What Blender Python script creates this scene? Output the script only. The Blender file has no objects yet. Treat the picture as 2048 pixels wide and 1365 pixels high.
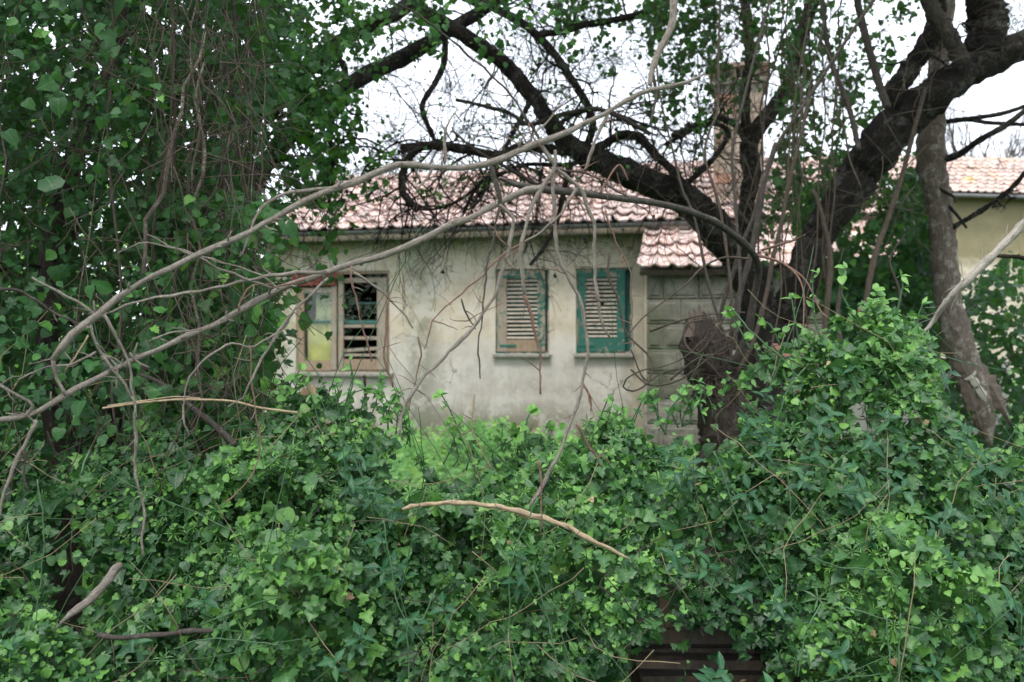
import bpy, math, random
import numpy as np
from mathutils import Vector, Matrix, noise as mnoise
R_ = math.radians
rng = np.random.default_rng(7)
random.seed(7)
SC = bpy.context.scene
COL = SC.collection

# ------------------------------------------------------------------ camera, sky, sun, exposure
F, CX, CY, EYE = 1900.0, 1024.0, 682.5, 1.5        # focal length in photo pixels, centre, eye height
cam = bpy.data.cameras.new('camera'); cam_o = bpy.data.objects.new('camera', cam); COL.objects.link(cam_o)
cam.sensor_width = 36.0; cam.lens = F / 2048 * 36.0
cam.clip_start = 0.05; cam.clip_end = 2000
cam_o.location = (0, 0, EYE); cam_o.rotation_euler = (R_(90), 0, 0)
cam.dof.use_dof = True; cam.dof.focus_distance = 2.75; cam.dof.aperture_fstop = 4.0
SC.camera = cam_o
SUN_EL, SUN_AZ = 62.0, 200.0
w = bpy.data.worlds.new('World'); SC.world = w; w.use_nodes = True
wn = w.node_tree.nodes; wl = w.node_tree.links; wn.clear()
sky = wn.new('ShaderNodeTexSky'); sky.sky_type = 'NISHITA'; sky.sun_disc = False
sky.sun_elevation = R_(SUN_EL); sky.sun_rotation = R_(SUN_AZ); sky.dust_density = 6; sky.air_density = 1.2
mx = wn.new('ShaderNodeMix'); mx.data_type = 'RGBA'; mx.inputs[0].default_value = 0.86   # closed cloud cover over the sky
mx.inputs[7].default_value = (8.6, 9.2, 10.2, 1)
bg = wn.new('ShaderNodeBackground'); bg.inputs[1].default_value = 0.125
wo = wn.new('ShaderNodeOutputWorld')
wl.new(sky.outputs[0], mx.inputs[6]); wl.new(mx.outputs[2], bg.inputs[0]); wl.new(bg.outputs[0], wo.inputs[0])
sun = bpy.data.lights.new('sun', 'SUN'); sun.energy = 1.5; sun.angle = R_(12); sun.color = (1, .97, .92)
sun_o = bpy.data.objects.new('sun', sun); COL.objects.link(sun_o)
az = R_(SUN_AZ)
sd = Vector((math.sin(az) * math.cos(R_(SUN_EL)), math.cos(az) * math.cos(R_(SUN_EL)), math.sin(R_(SUN_EL))))
sun_o.rotation_euler = sd.to_track_quat('Z', 'Y').to_euler()
SC.view_settings.view_transform = 'Standard'; SC.view_settings.look = 'None'
SC.view_settings.gamma = 1.0; SC.view_settings.use_curve_mapping = False
SC.view_settings.exposure = 1.08
SC.render.engine = 'CYCLES'
SC.cycles.use_denoising = True
SC.cycles.max_bounces = 8; SC.cycles.transparent_max_bounces = 8

# ------------------------------------------------------------------ helpers
def P(px, py, d):
    return np.array([(px - CX) / F * d, d, EYE + (CY - py) / F * d])

base_of = {}
def setp(o, label=None, cat=None, group=None, kind=None):
    for k, v in (('label', label), ('category', cat), ('group', group), ('kind', kind)):
        if v: o[k] = v
    return o
def thing(name, label, cat, base=(0, 0, 0), rz=0.0, group=None):
    o = bpy.data.objects.new(name, None); COL.objects.link(o)
    o.location = base; o.rotation_euler = (0, 0, rz); o.empty_display_size = .1
    base_of[o.name] = (0, 0, 0) if rz else tuple(base)
    return setp(o, label, cat, group)

class G:
    """collects triangles"""
    def __init__(s): s.v = []; s.f = []; s.n = 0; s.t = []; s.lc = []; s.sm = []; s.has = False
    def add(s, v, f, tint=0.5, lc=None, smooth=True):
        v = np.asarray(v, float).reshape(-1, 3); f = np.asarray(f, int).reshape(-1, 3)
        s.v.append(v); s.f.append(f + s.n); s.n += len(v)
        s.t.append(np.full(len(v), tint) if np.isscalar(tint) else np.asarray(tint, float))
        s.lc.append(np.zeros((len(v), 3)) if lc is None else np.asarray(lc, float))
        s.sm.append(np.full(len(f), smooth))
    def mesh(s, name, shift=(0, 0, 0)):
        me = bpy.data.meshes.new(name)
        v = np.concatenate(s.v) - np.asarray(shift); f = np.concatenate(s.f)
        me.vertices.add(len(v)); me.vertices.foreach_set('co', v.ravel())
        me.loops.add(len(f) * 3); me.loops.foreach_set('vertex_index', f.ravel())
        me.polygons.add(len(f)); me.polygons.foreach_set('loop_start', np.arange(len(f)) * 3)
        me.polygons.foreach_set('loop_total', np.full(len(f), 3))
        me.polygons.foreach_set('use_smooth', np.concatenate(s.sm))
        a = me.attributes.new('tint', 'FLOAT', 'POINT'); a.data.foreach_set('value', np.concatenate(s.t))
        a = me.attributes.new('lc', 'FLOAT_VECTOR', 'POINT'); a.data.foreach_set('vector', np.concatenate(s.lc).ravel())
        me.update(calc_edges=True)
        return me

def obj(name, g, mat, parent=None, kind=None, label=None):
    root = parent
    while root is not None and root.parent is not None: root = root.parent
    sh = base_of.get(root.name, (0, 0, 0)) if root is not None else (0, 0, 0)
    me = g.mesh(name, sh) if isinstance(g, G) else g
    if mat is not None and not me.materials: me.materials.append(mat)
    o = bpy.data.objects.new(name, me); COL.objects.link(o); o.parent = parent
    return setp(o, label=label, kind=kind)

BOXF = [(0, 2, 1), (0, 3, 2), (4, 5, 6), (4, 6, 7), (0, 1, 5), (0, 5, 4), (1, 2, 6), (1, 6, 5), (2, 3, 7), (2, 7, 6), (3, 0, 4), (3, 4, 7)]
def box(g, x0, x1, y0, y1, z0, z1, tint=.5, M=None, jit=0):
    v = np.array([(x0, y0, z0), (x1, y0, z0), (x1, y1, z0), (x0, y1, z0), (x0, y0, z1), (x1, y0, z1), (x1, y1, z1), (x0, y1, z1)], float)
    if jit: v += rng.uniform(-jit, jit, v.shape)
    if M is not None:
        M = np.array(M); v = v @ M[:3, :3].T + M[:3, 3]
    g.add(v, BOXF, tint, smooth=False)
def bbox(g, x0, x1, y0, y1, z0, z1, b=.006, tint=.5, M=None):
    """box with chamfered front (y0) edges"""
    v = [(x0, y1, z0), (x1, y1, z0), (x1, y1, z1), (x0, y1, z1), (x0, y0 + b, z0), (x1, y0 + b, z0), (x1, y0 + b, z1), (x0, y0 + b, z1),
         (x0 + b, y0, z0 + b), (x1 - b, y0, z0 + b), (x1 - b, y0, z1 - b), (x0 + b, y0, z1 - b)]
    f = []
    def q(a, b_, c, d): f.extend([(a, b_, c), (a, c, d)])
    q(3, 2, 1, 0); q(8, 9, 10, 11)
    for i in range(4):
        j = (i + 1) % 4; q(i, j, 4 + j, 4 + i); q(4 + i, 4 + j, 8 + j, 8 + i)
    v = np.array(v, float)
    if M is not None:
        M = np.array(M); v = v @ M[:3, :3].T + M[:3, 3]
    g.add(v, f, tint, smooth=False)

def catmull(p, r, step):
    p = np.asarray(p, float); r = np.asarray(r, float)
    if len(p) < 3:
        n = max(2, int(np.linalg.norm(p[-1] - p[0]) / step) + 1); t = np.linspace(0, 1, n)[:, None]
        return p[0] * (1 - t) + p[-1] * t, r[0] * (1 - t[:, 0]) + r[-1] * t[:, 0]
    q = np.vstack([2 * p[0] - p[1], p, 2 * p[-1] - p[-2]]); out = []; ro = []
    for i in range(len(p) - 1):
        a, b, c, d = q[i], q[i + 1], q[i + 2], q[i + 3]
        n = max(1, int(np.linalg.norm(c - b) / step))
        for k in range(n):
            t = k / n
            out.append(.5 * ((2 * b) + (-a + c) * t + (2 * a - 5 * b + 4 * c - d) * t * t + (-a + 3 * b - 3 * c + d) * t ** 3))
            ro.append(r[i] * (1 - t) + r[i + 1] * t)
    out.append(p[-1]); ro.append(r[-1])
    return np.array(out), np.array(ro)

def tube(g, p, r, sides=8, rough=.06, bumps=0, tint=.5, tip=True, wob=0.0, step=None, raw=False):
    """tapered, knobbly tube through points p with radii r; returns the resampled path"""
    p = np.asarray(p, float); r = np.ones(len(p)) * r if np.isscalar(r) else np.asarray(r, float)
    if not raw:
        L = np.linalg.norm(np.diff(p, axis=0), axis=1).sum()
        p, r = catmull(p, r, step or max(.012, L / 60))
    n = len(p)
    if wob: 
        ph = rng.uniform(0, 99, 3); s_ = np.arange(n)
        w_ = np.stack([np.sin(s_ * .9 + ph[0]) + .6 * np.sin(s_ * 2.3 + ph[1]), np.sin(s_ * 1.1 + ph[2]) + .6 * np.sin(s_ * 1.9 + ph[0]), np.sin(s_ * 1.3 + ph[1])], 1)
        p = p + w_ * wob
    T = np.gradient(p, axis=0); T /= np.linalg.norm(T, axis=1)[:, None] + 1e-9
    nrm = np.zeros_like(p); a = np.cross(T[0], [0.3, .2, 1.0]); a /= np.linalg.norm(a) + 1e-9
    for i in range(n):
        a = a - T[i] * a.dot(T[i]); a /= np.linalg.norm(a) + 1e-9; nrm[i] = a
    B = np.cross(T, nrm)
    th = np.linspace(0, 2 * math.pi, sides, endpoint=False)
    rr = r[:, None] * (1 + rough * rng.standard_normal((n, sides)))
    if bumps:
        for _ in range(bumps):
            i = rng.integers(0, n); k = np.exp(-((np.arange(n) - i) / (1.0 if r[i] < .02 else 2.5)) ** 2)[:, None]
            am = float(np.clip(.28 * (.008 / (r[i] + .004)) ** .8, .05, .30))
            if r[i] >= .02: k = k * np.clip(np.cos(th - rng.uniform(0, 6.3)), 0, 1)[None]; am *= 2
            rr = np.minimum(rr * (1 + am * k), r[:, None] * 1.4)
        if r.max() > .05:      # bark relief: long irregular ridges
            for i in range(n):
                for j in range(sides):
                    q = (math.cos(th[j]) * 2.2, math.sin(th[j]) * 2.2, i * .16)
                    rr[i, j] *= 1 + .16 * mnoise.noise(Vector(q)) + .10 * mnoise.noise(Vector((q[0] * 3, q[1] * 3, q[2] * 2.5)))
    v = p[:, None] + rr[..., None] * (np.cos(th)[None, :, None] * nrm[:, None] + np.sin(th)[None, :, None] * B[:, None])
    v = v.reshape(-1, 3)
    i = np.arange(n - 1)[:, None] * sides; j = np.arange(sides)[None]; j2 = (j + 1) % sides
    A, Bq, C, D = i + j, i + j2, i + sides + j2, i + sides + j
    f = np.concatenate([np.stack([A, Bq, C], -1).reshape(-1, 3), np.stack([A, C, D], -1).reshape(-1, 3)])
    if tip:
        v = np.vstack([v, p[-1] + T[-1] * r[-1] * .7, p[0] - T[0] * r[0] * .3]); e = len(v) - 2; jj = np.arange(sides); k2 = (jj + 1) % sides
        f = np.vstack([f, np.stack([(n - 1) * sides + jj, (n - 1) * sides + k2, np.full(sides, e)], 1), np.stack([k2, jj, np.full(sides, e + 1)], 1)])
    sl_ = np.concatenate([[0], np.cumsum(np.linalg.norm(np.diff(p, axis=0), axis=1))]) + rng.uniform(0, 50)
    lc = np.stack([np.tile(np.cos(th), n) * np.repeat(r, sides), np.tile(np.sin(th), n) * np.repeat(r, sides), np.repeat(sl_, sides)], 1)
    if len(v) > len(lc): lc = np.vstack([lc, lc[-1:], lc[:1]])
    g.add(v, f, tint, lc)
    return p, r

def ptube(g, pts, sides=8, **k):
    """pts: (px, py, depth, width in photo pixels)"""
    p = [P(a, b, d) for a, b, d, _ in pts]; r = [w_ * d / F / 2 for _, _, d, w_ in pts]
    return tube(g, p, r, sides, **k)
def line(d0, d1, w0, w1, *xy):
    n = len(xy); return [(x, y, d0 + (d1 - d0) * i / (n - 1), w0 + (w1 - w0) * i / (n - 1)) for i, (x, y) in enumerate(xy)]

def unit(v): v = np.asarray(v, float); return v / (np.linalg.norm(v, axis=-1, keepdims=True) + 1e-9)
def grow(g, s, d, L, r0, level, crook=.35, droop=-.05, kids=4, sides=5, tips=None, minr=.0011):
    n = max(5, int(L / .06)); n = min(n, 16); p = [np.array(s, float)]; d = unit(d); st = L / n
    for i in range(n):
        d = unit(d + rng.standard_normal(3) * crook * .5 + np.array([0, 0, droop])); p.append(p[-1] + d * st * rng.uniform(.7, 1.3))
    p = np.array(p); r = np.linspace(r0, max(minr, r0 * .3), len(p))
    tube(g, p, r, sides, rough=.12, raw=True, tint=rng.random())
    if tips is not None: tips.append(p)
    if level > 0:
        for k in range(kids):
            i = rng.integers(1, n); dd = unit(p[i] - p[i - 1])
            a = unit(rng.standard_normal(3)); nd = unit(dd + a * rng.uniform(.5, 1.2))
            grow(g, p[i], nd, L * rng.uniform(.3, .65), max(minr, r[i] * .6), level - 1, crook, droop, kids, max(4, sides - 1), tips, minr)

# ------------------------------------------------------------------ leaves
def leafproto(out, fold=.22, curl=.28):
    out = np.array(out); n = len(out); m = out[:, 2]; v = []
    for k, sx in enumerate((-1, 0, 1)):
        for x, y, mm in out:
            X, Y = (sx * x, y) if sx else (0, mm)
            v.append((X, Y, abs(X) * fold - curl * (Y - .35) ** 2 + .03 * math.sin(X * 9 + Y * 7)))
    f = []
    for i in range(n - 1):
        a, b = i, i + 1
        for L_, R2 in ((0, n), (n, 2 * n)):
            q = [L_ + a, R2 + a, R2 + b, L_ + b]
            if out[a, 0] == 0: f.append((q[1], q[2], q[3]))
            elif out[b, 0] == 0: f.append((q[0], q[1], q[2]))
            else: f.append((q[0], q[1], q[2])); f.append((q[0], q[2], q[3]))
    return np.array(v), np.array(f)
def jitout(o, s, a): 
    rr = np.random.default_rng(s); o = np.array(o, float); o[1:-1, 0] *= 1 + rr.uniform(-a, a, len(o) - 2); o[1:-1, 1] += rr.uniform(-a, a, len(o) - 2) * .25
    return o
LOB = [(0, 0, 0), (.30, -.10, .05), (.46, .03, .15), (.34, .17, .22), (.56, .36, .38), (.40, .47, .48), (.25, .55, .6), (.30, .72, .72), (.12, .86, .87), (0, 1, 1)]
HRT = [(0, 0, 0), (.30, -.05, .08), (.46, .14, .2), (.45, .40, .42), (.30, .66, .66), (.12, .86, .86), (0, 1, 1)]
ELL = [(0, 0, 0), (.12, .15, .15), (.2, .42, .42), (.15, .70, .70), (0, 1, 1)]
RND = [(0, 0, 0), (.28, .08, .12), (.42, .38, .4), (.31, .70, .70), (0, .95, .95)]
PROTO = {'lobed': [leafproto(jitout(LOB, s, .16), .2 + .1 * (s % 2), .3) for s in range(4)],
         'heart': [leafproto(jitout(HRT, s, .08), .15, .25 + .2 * (s % 2)) for s in range(3)],
         'lance': [leafproto(jitout(ELL, s, .12), .35, .3) for s in range(2)],
         'round': [leafproto(jitout(RND, s, .12), .2, .35) for s in range(3)]}
def star(nb=7):
    v = []; f = []
    for k in range(nb):
        a = 2 * math.pi * k / nb; c, s = math.cos(a), math.sin(a); px, py = -s, c
        b = len(v)
        v += [(0, 0, 0), (c * .55 + px * .1, s * .55 + py * .1, .1), (c, s, -.02), (c * .55 - px * .1, s * .55 - py * .1, .1)]
        f += [(b, b + 1, b + 2), (b, b + 2, b + 3)]
    return np.array(v), np.array(f)
PROTO['star'] = [star(7), star(6)]
BLADE = (np.array([(-.05, 0, 0), (.05, 0, 0), (.03, .6, .03), (-.03, .6, .03), (0, 1, 0)], float), np.array([(0, 1, 2), (0, 2, 3), (3, 2, 4)]))
PROTO['blade'] = [BLADE]

def frames(nrm, tip):
    z = unit(nrm); y = unit(tip - z * (tip * z).sum(1, keepdims=True)); x = np.cross(y, z)
    return np.stack([x, y, z], -1)      # columns
def orient(n, bias, jit, down=.6):
    nrm = np.asarray(bias, float) + rng.standard_normal((n, 3)) * jit
    tip = rng.standard_normal((n, 3)) * .7 + np.array([0, -.15, -down])
    return frames(nrm, tip)
class Leaves:
    def __init__(s): s.p = []; s.R = []; s.s = []; s.t = []; s.k = []; s.w = []
    def add(s, pos, R, size, tint, kind, score=None):
        n = len(pos); s.p.append(pos); s.R.append(R); s.s.append(np.ones(n) * size); s.t.append(np.ones(n) * tint)
        s.k += [kind] * n; s.w.append(np.zeros(n) if score is None else score)
    def build(s, parent, mat, nparts=0, name='foliage', part='leaf', wide=None):
        p = np.concatenate(s.p); Rm = np.concatenate(s.R); sz = np.concatenate(s.s); t = np.concatenate(s.t); w_ = np.concatenate(s.w)
        k = np.array([hash_k(a) for a in s.k]); n = len(p)
        var = rng.integers(0, 12, n)
        px = CX + p[:, 0] / p[:, 1] * F; py = CY - (p[:, 2] - EYE) / p[:, 1] * F
        vis = (px > -10) & (px < 2058) & (py > -10) & (py < 1375) & (p[:, 1] > .5)
        chosen = np.zeros(n, bool)
        if nparts:
            sc = sz / p[:, 1] * np.where(vis, 1, .01) * np.exp(-w_ * 14) * rng.uniform(.8, 1.2, n)
            grid = {}; c = 0
            for i in np.argsort(-sc):
                key = (int(px[i] // 17), int(py[i] // 17))
                if key in grid: continue
                grid[key] = 1; chosen[i] = True; c += 1
                if c >= nparts: break
        root = parent
        while root.parent is not None: root = root.parent
        b = np.array(base_of.get(root.name, (0, 0, 0)))
        cache = {}
        for i in np.nonzero(chosen)[0]:
            kn = KN[k[i]]; pr = var[i] % len(PROTO[kn]); tq = int(min(.999, max(0, t[i])) * 5)
            key = (kn, pr, tq)
            if key not in cache:
                g = G(); v, f = PROTO[kn][pr]; g.add(v, f, (tq + .5) / 5, v); me = g.mesh(part); me.materials.append(mat); cache[key] = me
            o = bpy.data.objects.new(part, cache[key]); COL.objects.link(o); o.parent = parent
            M = Matrix(Rm[i].tolist()).to_4x4(); o.matrix_basis = Matrix.Translation(Vector(p[i] - b)) @ M @ Matrix.Scale(float(sz[i]), 4)
        g = G()
        for kk in np.unique(k):
            kn = KN[kk]
            for q in range(len(PROTO[kn])):
                m = (~chosen) & (k == kk) & (var % len(PROTO[kn]) == q)
                if not m.any(): continue
                v, f = PROTO[kn][q]; N = m.sum()
                V = p[m][:, None] + sz[m][:, None, None] * np.einsum('nij,vj->nvi', Rm[m], v)
                Fx = (np.arange(N) * len(v))[:, None, None] + f[None]
                g.add(V.reshape(-1, 3), Fx.reshape(-1, 3), np.repeat(t[m], len(v)), np.tile(v, (N, 1)))
        if g.n: obj(name, g, mat, parent, kind='stuff')
        return n
KN = ['lobed', 'heart', 'lance', 'round', 'star', 'blade']
def hash_k(a): return KN.index(a)

# ------------------------------------------------------------------ materials
class MB:
    def __init__(s, name):
        s.m = bpy.data.materials.new(name); s.m.use_nodes = True; s.t = s.m.node_tree; s.t.nodes.clear()
        s.out = s.t.nodes.new('ShaderNodeOutputMaterial')
    def n(s, typ, ins=None, **kw):
        nd = s.t.nodes.new(typ)
        for k, v in kw.items(): setattr(nd, k, v)
        for k, v in (ins or {}).items():
            if hasattr(v, 'is_linked') or isinstance(v, bpy.types.NodeSocket): s.t.links.new(v, nd.inputs[k])
            else: nd.inputs[k].default_value = v
        return nd
    def coord(s, kind='Object', scale=(1, 1, 1)):
        c = s.n('ShaderNodeTexCoord').outputs[kind]
        return s.n('ShaderNodeMapping', {0: c, 3: scale}).outputs[0]
    def noise(s, vec, scale, detail=4, rough=.6):
        return s.n('ShaderNodeTexNoise', {'Vector': vec, 'Scale': scale, 'Detail': detail, 'Roughness': rough}).outputs[0]
    def ramp(s, fac, stops, interp='LINEAR'):
        r = s.n('ShaderNodeValToRGB', {0: fac}); e = r.color_ramp.elements; r.color_ramp.interpolation = interp
        while len(e) < len(stops): e.new(.5)
        for q, (p_, c) in zip(e, stops): q.position = p_; q.color = (c, c, c, 1) if np.isscalar(c) else (*c, 1)
        return r.outputs[0]
    def mix(s, fac, a, b, mode='MIX'):
        nd = s.n('ShaderNodeMix', data_type='RGBA', blend_type=mode)
        for i, v in ((0, fac), (6, a), (7, b)):
            if isinstance(v, bpy.types.NodeSocket): s.t.links.new(v, nd.inputs[i])
            else: nd.inputs[i].default_value = v if i == 0 else (*v, 1)
        return nd.outputs[2]
    def math(s, op, a, b=0.0, clamp=False):
        nd = s.n('ShaderNodeMath', {0: a, 1: b}, operation=op); nd.use_clamp = clamp; return nd.outputs[0]
    def bsdf(s, col, rough=.8, bump=None, bs=.5, bd=.01, spec=.4, extra=None):
        b = s.n('ShaderNodeBsdfPrincipled')
        for k, v in (('Base Color', col), ('Roughness', rough)):
            if isinstance(v, bpy.types.NodeSocket): s.t.links.new(v, b.inputs[k])
            else: b.inputs[k].default_value = (*v, 1) if k == 'Base Color' else v
        b.inputs['Specular IOR Level'].default_value = spec
        if bump is not None:
            bn = s.n('ShaderNodeBump', {'Height': bump, 'Strength': bs, 'Distance': bd}); s.t.links.new(bn.outputs[0], b.inputs['Normal'])
        s.t.links.new((extra(b) if extra else b).outputs[0], s.out.inputs[0])
        return s.m

def leaf_mat(name, ramp, rough=.45, trans=.28, tcol=(.12, .28, .03), spec=.5, vein=.25):
    m = MB(name); t = m.n('ShaderNodeAttribute', attribute_name='tint').outputs['Fac']; lc = m.n('ShaderNodeAttribute', attribute_name='lc').outputs['Vector']
    nz = m.noise(m.coord('Object'), 3.0, 2); nz2 = m.noise(lc, 5.0, 3)
    c = m.ramp(m.math('ADD', t, m.math('MULTIPLY', m.math('SUBTRACT', nz, .5), .35)), ramp)
    c = m.mix(m.ramp(nz2, [(.45, 0), (.7, .35)]), c, tuple(x * .55 for x in ramp[1][1]))
    sx = m.n('ShaderNodeSeparateXYZ', {0: lc}); ax = m.math('ABSOLUTE', sx.outputs[0])
    mid = m.math('LESS_THAN', ax, .018)
    vv = m.math('PINGPONG', m.math('SUBTRACT', sx.outputs[1], m.math('MULTIPLY', ax, .8)), .09)
    side = m.math('MULTIPLY', m.math('LESS_THAN', vv, .008), .6)
    vn = m.math('MULTIPLY', m.math('MAXIMUM', mid, side), vein)
    c = m.mix(vn, c, tuple(min(1, x * 2.2 + .03) for x in ramp[2][1]))
    def ex(b):
        tr = m.n('ShaderNodeBsdfTranslucent'); m.t.links.new(m.mix(.55, c, tcol), tr.inputs[0])
        return m.n('ShaderNodeMixShader', {0: trans, 1: b.outputs[0], 2: tr.outputs[0]})
    return m.bsdf(c, rough, bump=m.math('SUBTRACT', m.math('MULTIPLY', nz2, .5), vn), bs=.35, bd=.01, spec=spec, extra=ex)
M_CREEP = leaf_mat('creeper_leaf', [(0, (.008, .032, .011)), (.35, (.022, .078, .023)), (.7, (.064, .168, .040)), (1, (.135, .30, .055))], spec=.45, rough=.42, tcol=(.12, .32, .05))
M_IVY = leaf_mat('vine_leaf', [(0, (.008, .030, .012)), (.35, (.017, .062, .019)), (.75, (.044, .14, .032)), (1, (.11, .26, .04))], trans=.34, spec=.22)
M_GLOSS = leaf_mat('glossy_leaf', [(0, (.010, .045, .020)), (.4, (.017, .07, .028)), (.75, (.04, .12, .04)), (1, (.12, .26, .05))], rough=.38, trans=.15, spec=.22)
M_DEADL = leaf_mat('dead_leaf', [(0, (.06, .035, .02)), (.4, (.14, .085, .045)), (.75, (.24, .16, .08)), (1, (.35, .27, .15))], rough=.8, trans=.15, tcol=(.2, .12, .05))
M_WEED = leaf_mat('weed_leaf', [(0, (.05, .17, .04)), (.35, (.12, .33, .075)), (.7, (.21, .45, .10)), (1, (.34, .56, .10))], rough=.5, trans=.35, tcol=(.3, .55, .08))
M_CYP = leaf_mat('cypress_spray', [(0, (.012, .02, .016)), (.4, (.02, .035, .026)), (.75, (.04, .06, .04)), (1, (.07, .1, .05))], rough=.7, trans=.1, vein=0)
M_LICH = leaf_mat('lichen_tuft', [(0, (.16, .2, .15)), (.4, (.24, .3, .22)), (.75, (.3, .37, .27)), (1, (.4, .45, .34))], rough=.9, trans=.1, vein=0)

def bark(name, dark, light, patch, pamt=.55, scale=1.0, stretch=(6, 6, 1.2), bs=.8, bd=.02):
    """bark whose furrows run along the limb (lc = position round the limb and along it, in metres)"""
    m = MB(name); lc = m.n('ShaderNodeAttribute', attribute_name='lc').outputs['Vector']
    mp = lambda sc: m.n('ShaderNodeMapping', {0: lc, 3: sc}).outputs[0]
    a = stretch[0] / max(stretch[2], .3)
    n1 = m.noise(mp((a, a, 1)), 7 * scale, 7, .7); n2 = m.noise(mp((1, 1, .8)), 8 * scale, 6, .75); n3 = m.noise(mp((1.4, 1.4, 1)), 50 * scale, 4, .7)
    ring = m.noise(mp((.2, .2, 1)), 22 * scale, 3, .6)
    t = m.n('ShaderNodeAttribute', attribute_name='tint').outputs['Fac']
    dv = m.n('ShaderNodeVectorMath', {0: mp((a * .8, a * .8, 1)), 1: m.n('ShaderNodeTexNoise', {'Vector': lc, 'Scale': 20 * scale, 'Detail': 3}).outputs[1]}, operation='ADD').outputs[0]
    vo = m.n('ShaderNodeTexVoronoi', {'Vector': dv, 'Scale': 9 * scale}, feature='DISTANCE_TO_EDGE').outputs[0]
    c = m.mix(m.ramp(n1, [(.36, 0), (.64, 1)]), dark, light)
    c = m.mix(m.ramp(vo, [(0, .8), (.10, 0)]), c, tuple(x * .4 for x in dark))
    c = m.mix(m.ramp(n2, [(pamt - .04, 0), (pamt + .05, .85)]), c, patch)
    c = m.mix(m.ramp(n3, [(.42, 0), (.62, .55)]), c, tuple(x * .5 for x in dark))
    c = m.mix(m.ramp(ring, [(.60, 0), (.66, .6)]), c, tuple(x * .7 for x in dark))
    c = m.mix(m.math('MULTIPLY', t, .35), c, tuple(x * .6 for x in light))
    h = m.math('ADD', m.math('ADD', n1, m.math('MULTIPLY', m.ramp(vo, [(0, 0), (.14, 1)]), .8)), m.math('MULTIPLY', n3, .4))
    return m.bsdf(c, .9, bump=h, bs=bs, bd=bd, spec=.2)
M_BDARK = bark('dark_bark', (.016, .013, .011), (.075, .062, .052), (.20, .195, .17), .555, 1.3, bs=1, bd=.04)
M_BGREY = bark('grey_bark', (.085, .07, .058), (.19, .165, .14), (.26, .25, .21), .6, 3)
M_BPALE = bark('pale_twig_bark', (.22, .18, .145), (.50, .455, .39), (.10, .075, .06), .60, 4, stretch=(6, 6, 1), bs=.8, bd=.003)
M_BPEEL = bark('peeled_wood', (.27, .19, .115), (.50, .40, .27), (.17, .11, .07), .58, 4, stretch=(6, 6, 1), bs=.3, bd=.003)
M_BRED = bark('reddish_twig_bark', (.15, .085, .065), (.24, .15, .115), (.3, .25, .21), .6, 8, stretch=(3, 3, 3), bs=.4, bd=.002)
M_BVINE = bark('vine_bark', (.055, .042, .032), (.13, .105, .08), (.2, .175, .14), .64, 5, stretch=(3, 3, 1), bs=.5, bd=.004)
M_BDEAD = bark('dead_trunk_wood', (.10, .075, .058), (.27, .22, .18), (.42, .39, .34), .56, 2.0, stretch=(7, 7, .8), bs=.6, bd=.008)
M_BWHITE = bark('bleached_wood', (.26, .225, .18), (.52, .48, .42), (.2, .16, .12), .6, 4, stretch=(8, 8, 1), bs=.4, bd=.003)
M_BROT = bark('rotten_heartwood', (.05, .04, .033), (.19, .15, .12), (.33, .28, .23), .62, 3, stretch=(5, 5, 1), bs=1, bd=.02)
def plain(name, col, rough=.7, amt=.3, scale=20, spec=.4, bs=.2):
    m = MB(name); n = m.noise(m.coord('Object'), scale, 4)
    return m.bsdf(m.mix(m.ramp(n, [(.35, 0), (.7, 1)]), col, tuple(c * (1 - amt) for c in col)), rough, bump=n, bs=bs, bd=.003, spec=spec)
M_GSTEM = plain('green_stem', (.038, .095, .036), .5)
M_DRY = plain('dry_stalk', (.22, .165, .10), .8)
M_CONE = plain('cypress_cone', (.02, .016, .014), .8, scale=80)

def paint_wood(name, paint, cover, wood=(.27, .20, .14), wood2=(.42, .35, .27)):
    m = MB(name); oc = m.coord('Object', (14, 14, 2)); o1 = m.coord('Object')
    g_ = m.noise(oc, 4, 5); n = m.noise(o1, 11, 5, .7)
    wd = m.mix(m.ramp(g_, [(.3, 0), (.7, 1)]), wood, wood2)
    wd = m.mix(m.ramp(m.noise(o1, 5, 3), [(.5, 0), (.7, .5)]), wd, (.24, .15, .09))
    msk = m.ramp(m.math('ADD', n, m.math('MULTIPLY', g_, .25)), [(cover, 1), (cover + .05, 0)])
    c = m.mix(msk, wd, m.mix(n, paint, tuple(x * .6 for x in paint)))
    return m.bsdf(c, .75, bump=m.math('ADD', g_, m.math('MULTIPLY', msk, .5)), bs=.4, bd=.003)
M_WGREEN = paint_wood('flaking_green_paint', (.022, .13, .098), .69, (.16, .13, .10), (.26, .22, .17))
M_WHALF = paint_wood('worn_green_paint', (.02, .13, .095), .60, (.2, .15, .11), (.31, .26, .2))
M_WBARE = paint_wood('bare_grey_wood', (.06, .17, .12), .50, (.19, .15, .115), (.32, .27, .215))
M_WLOUV = paint_wood('weathered_louvre_wood', (.10, .20, .16), .47, (.28, .24, .19), (.46, .42, .35))
M_WBROWN = paint_wood('bare_brown_wood', (.2, .2, .14), .34, (.16, .11, .07), (.31, .235, .165))
M_PALLET = paint_wood('dark_wet_wood', (.05, .04, .03), .5, (.035, .027, .021), (.085, .064, .05))

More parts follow.
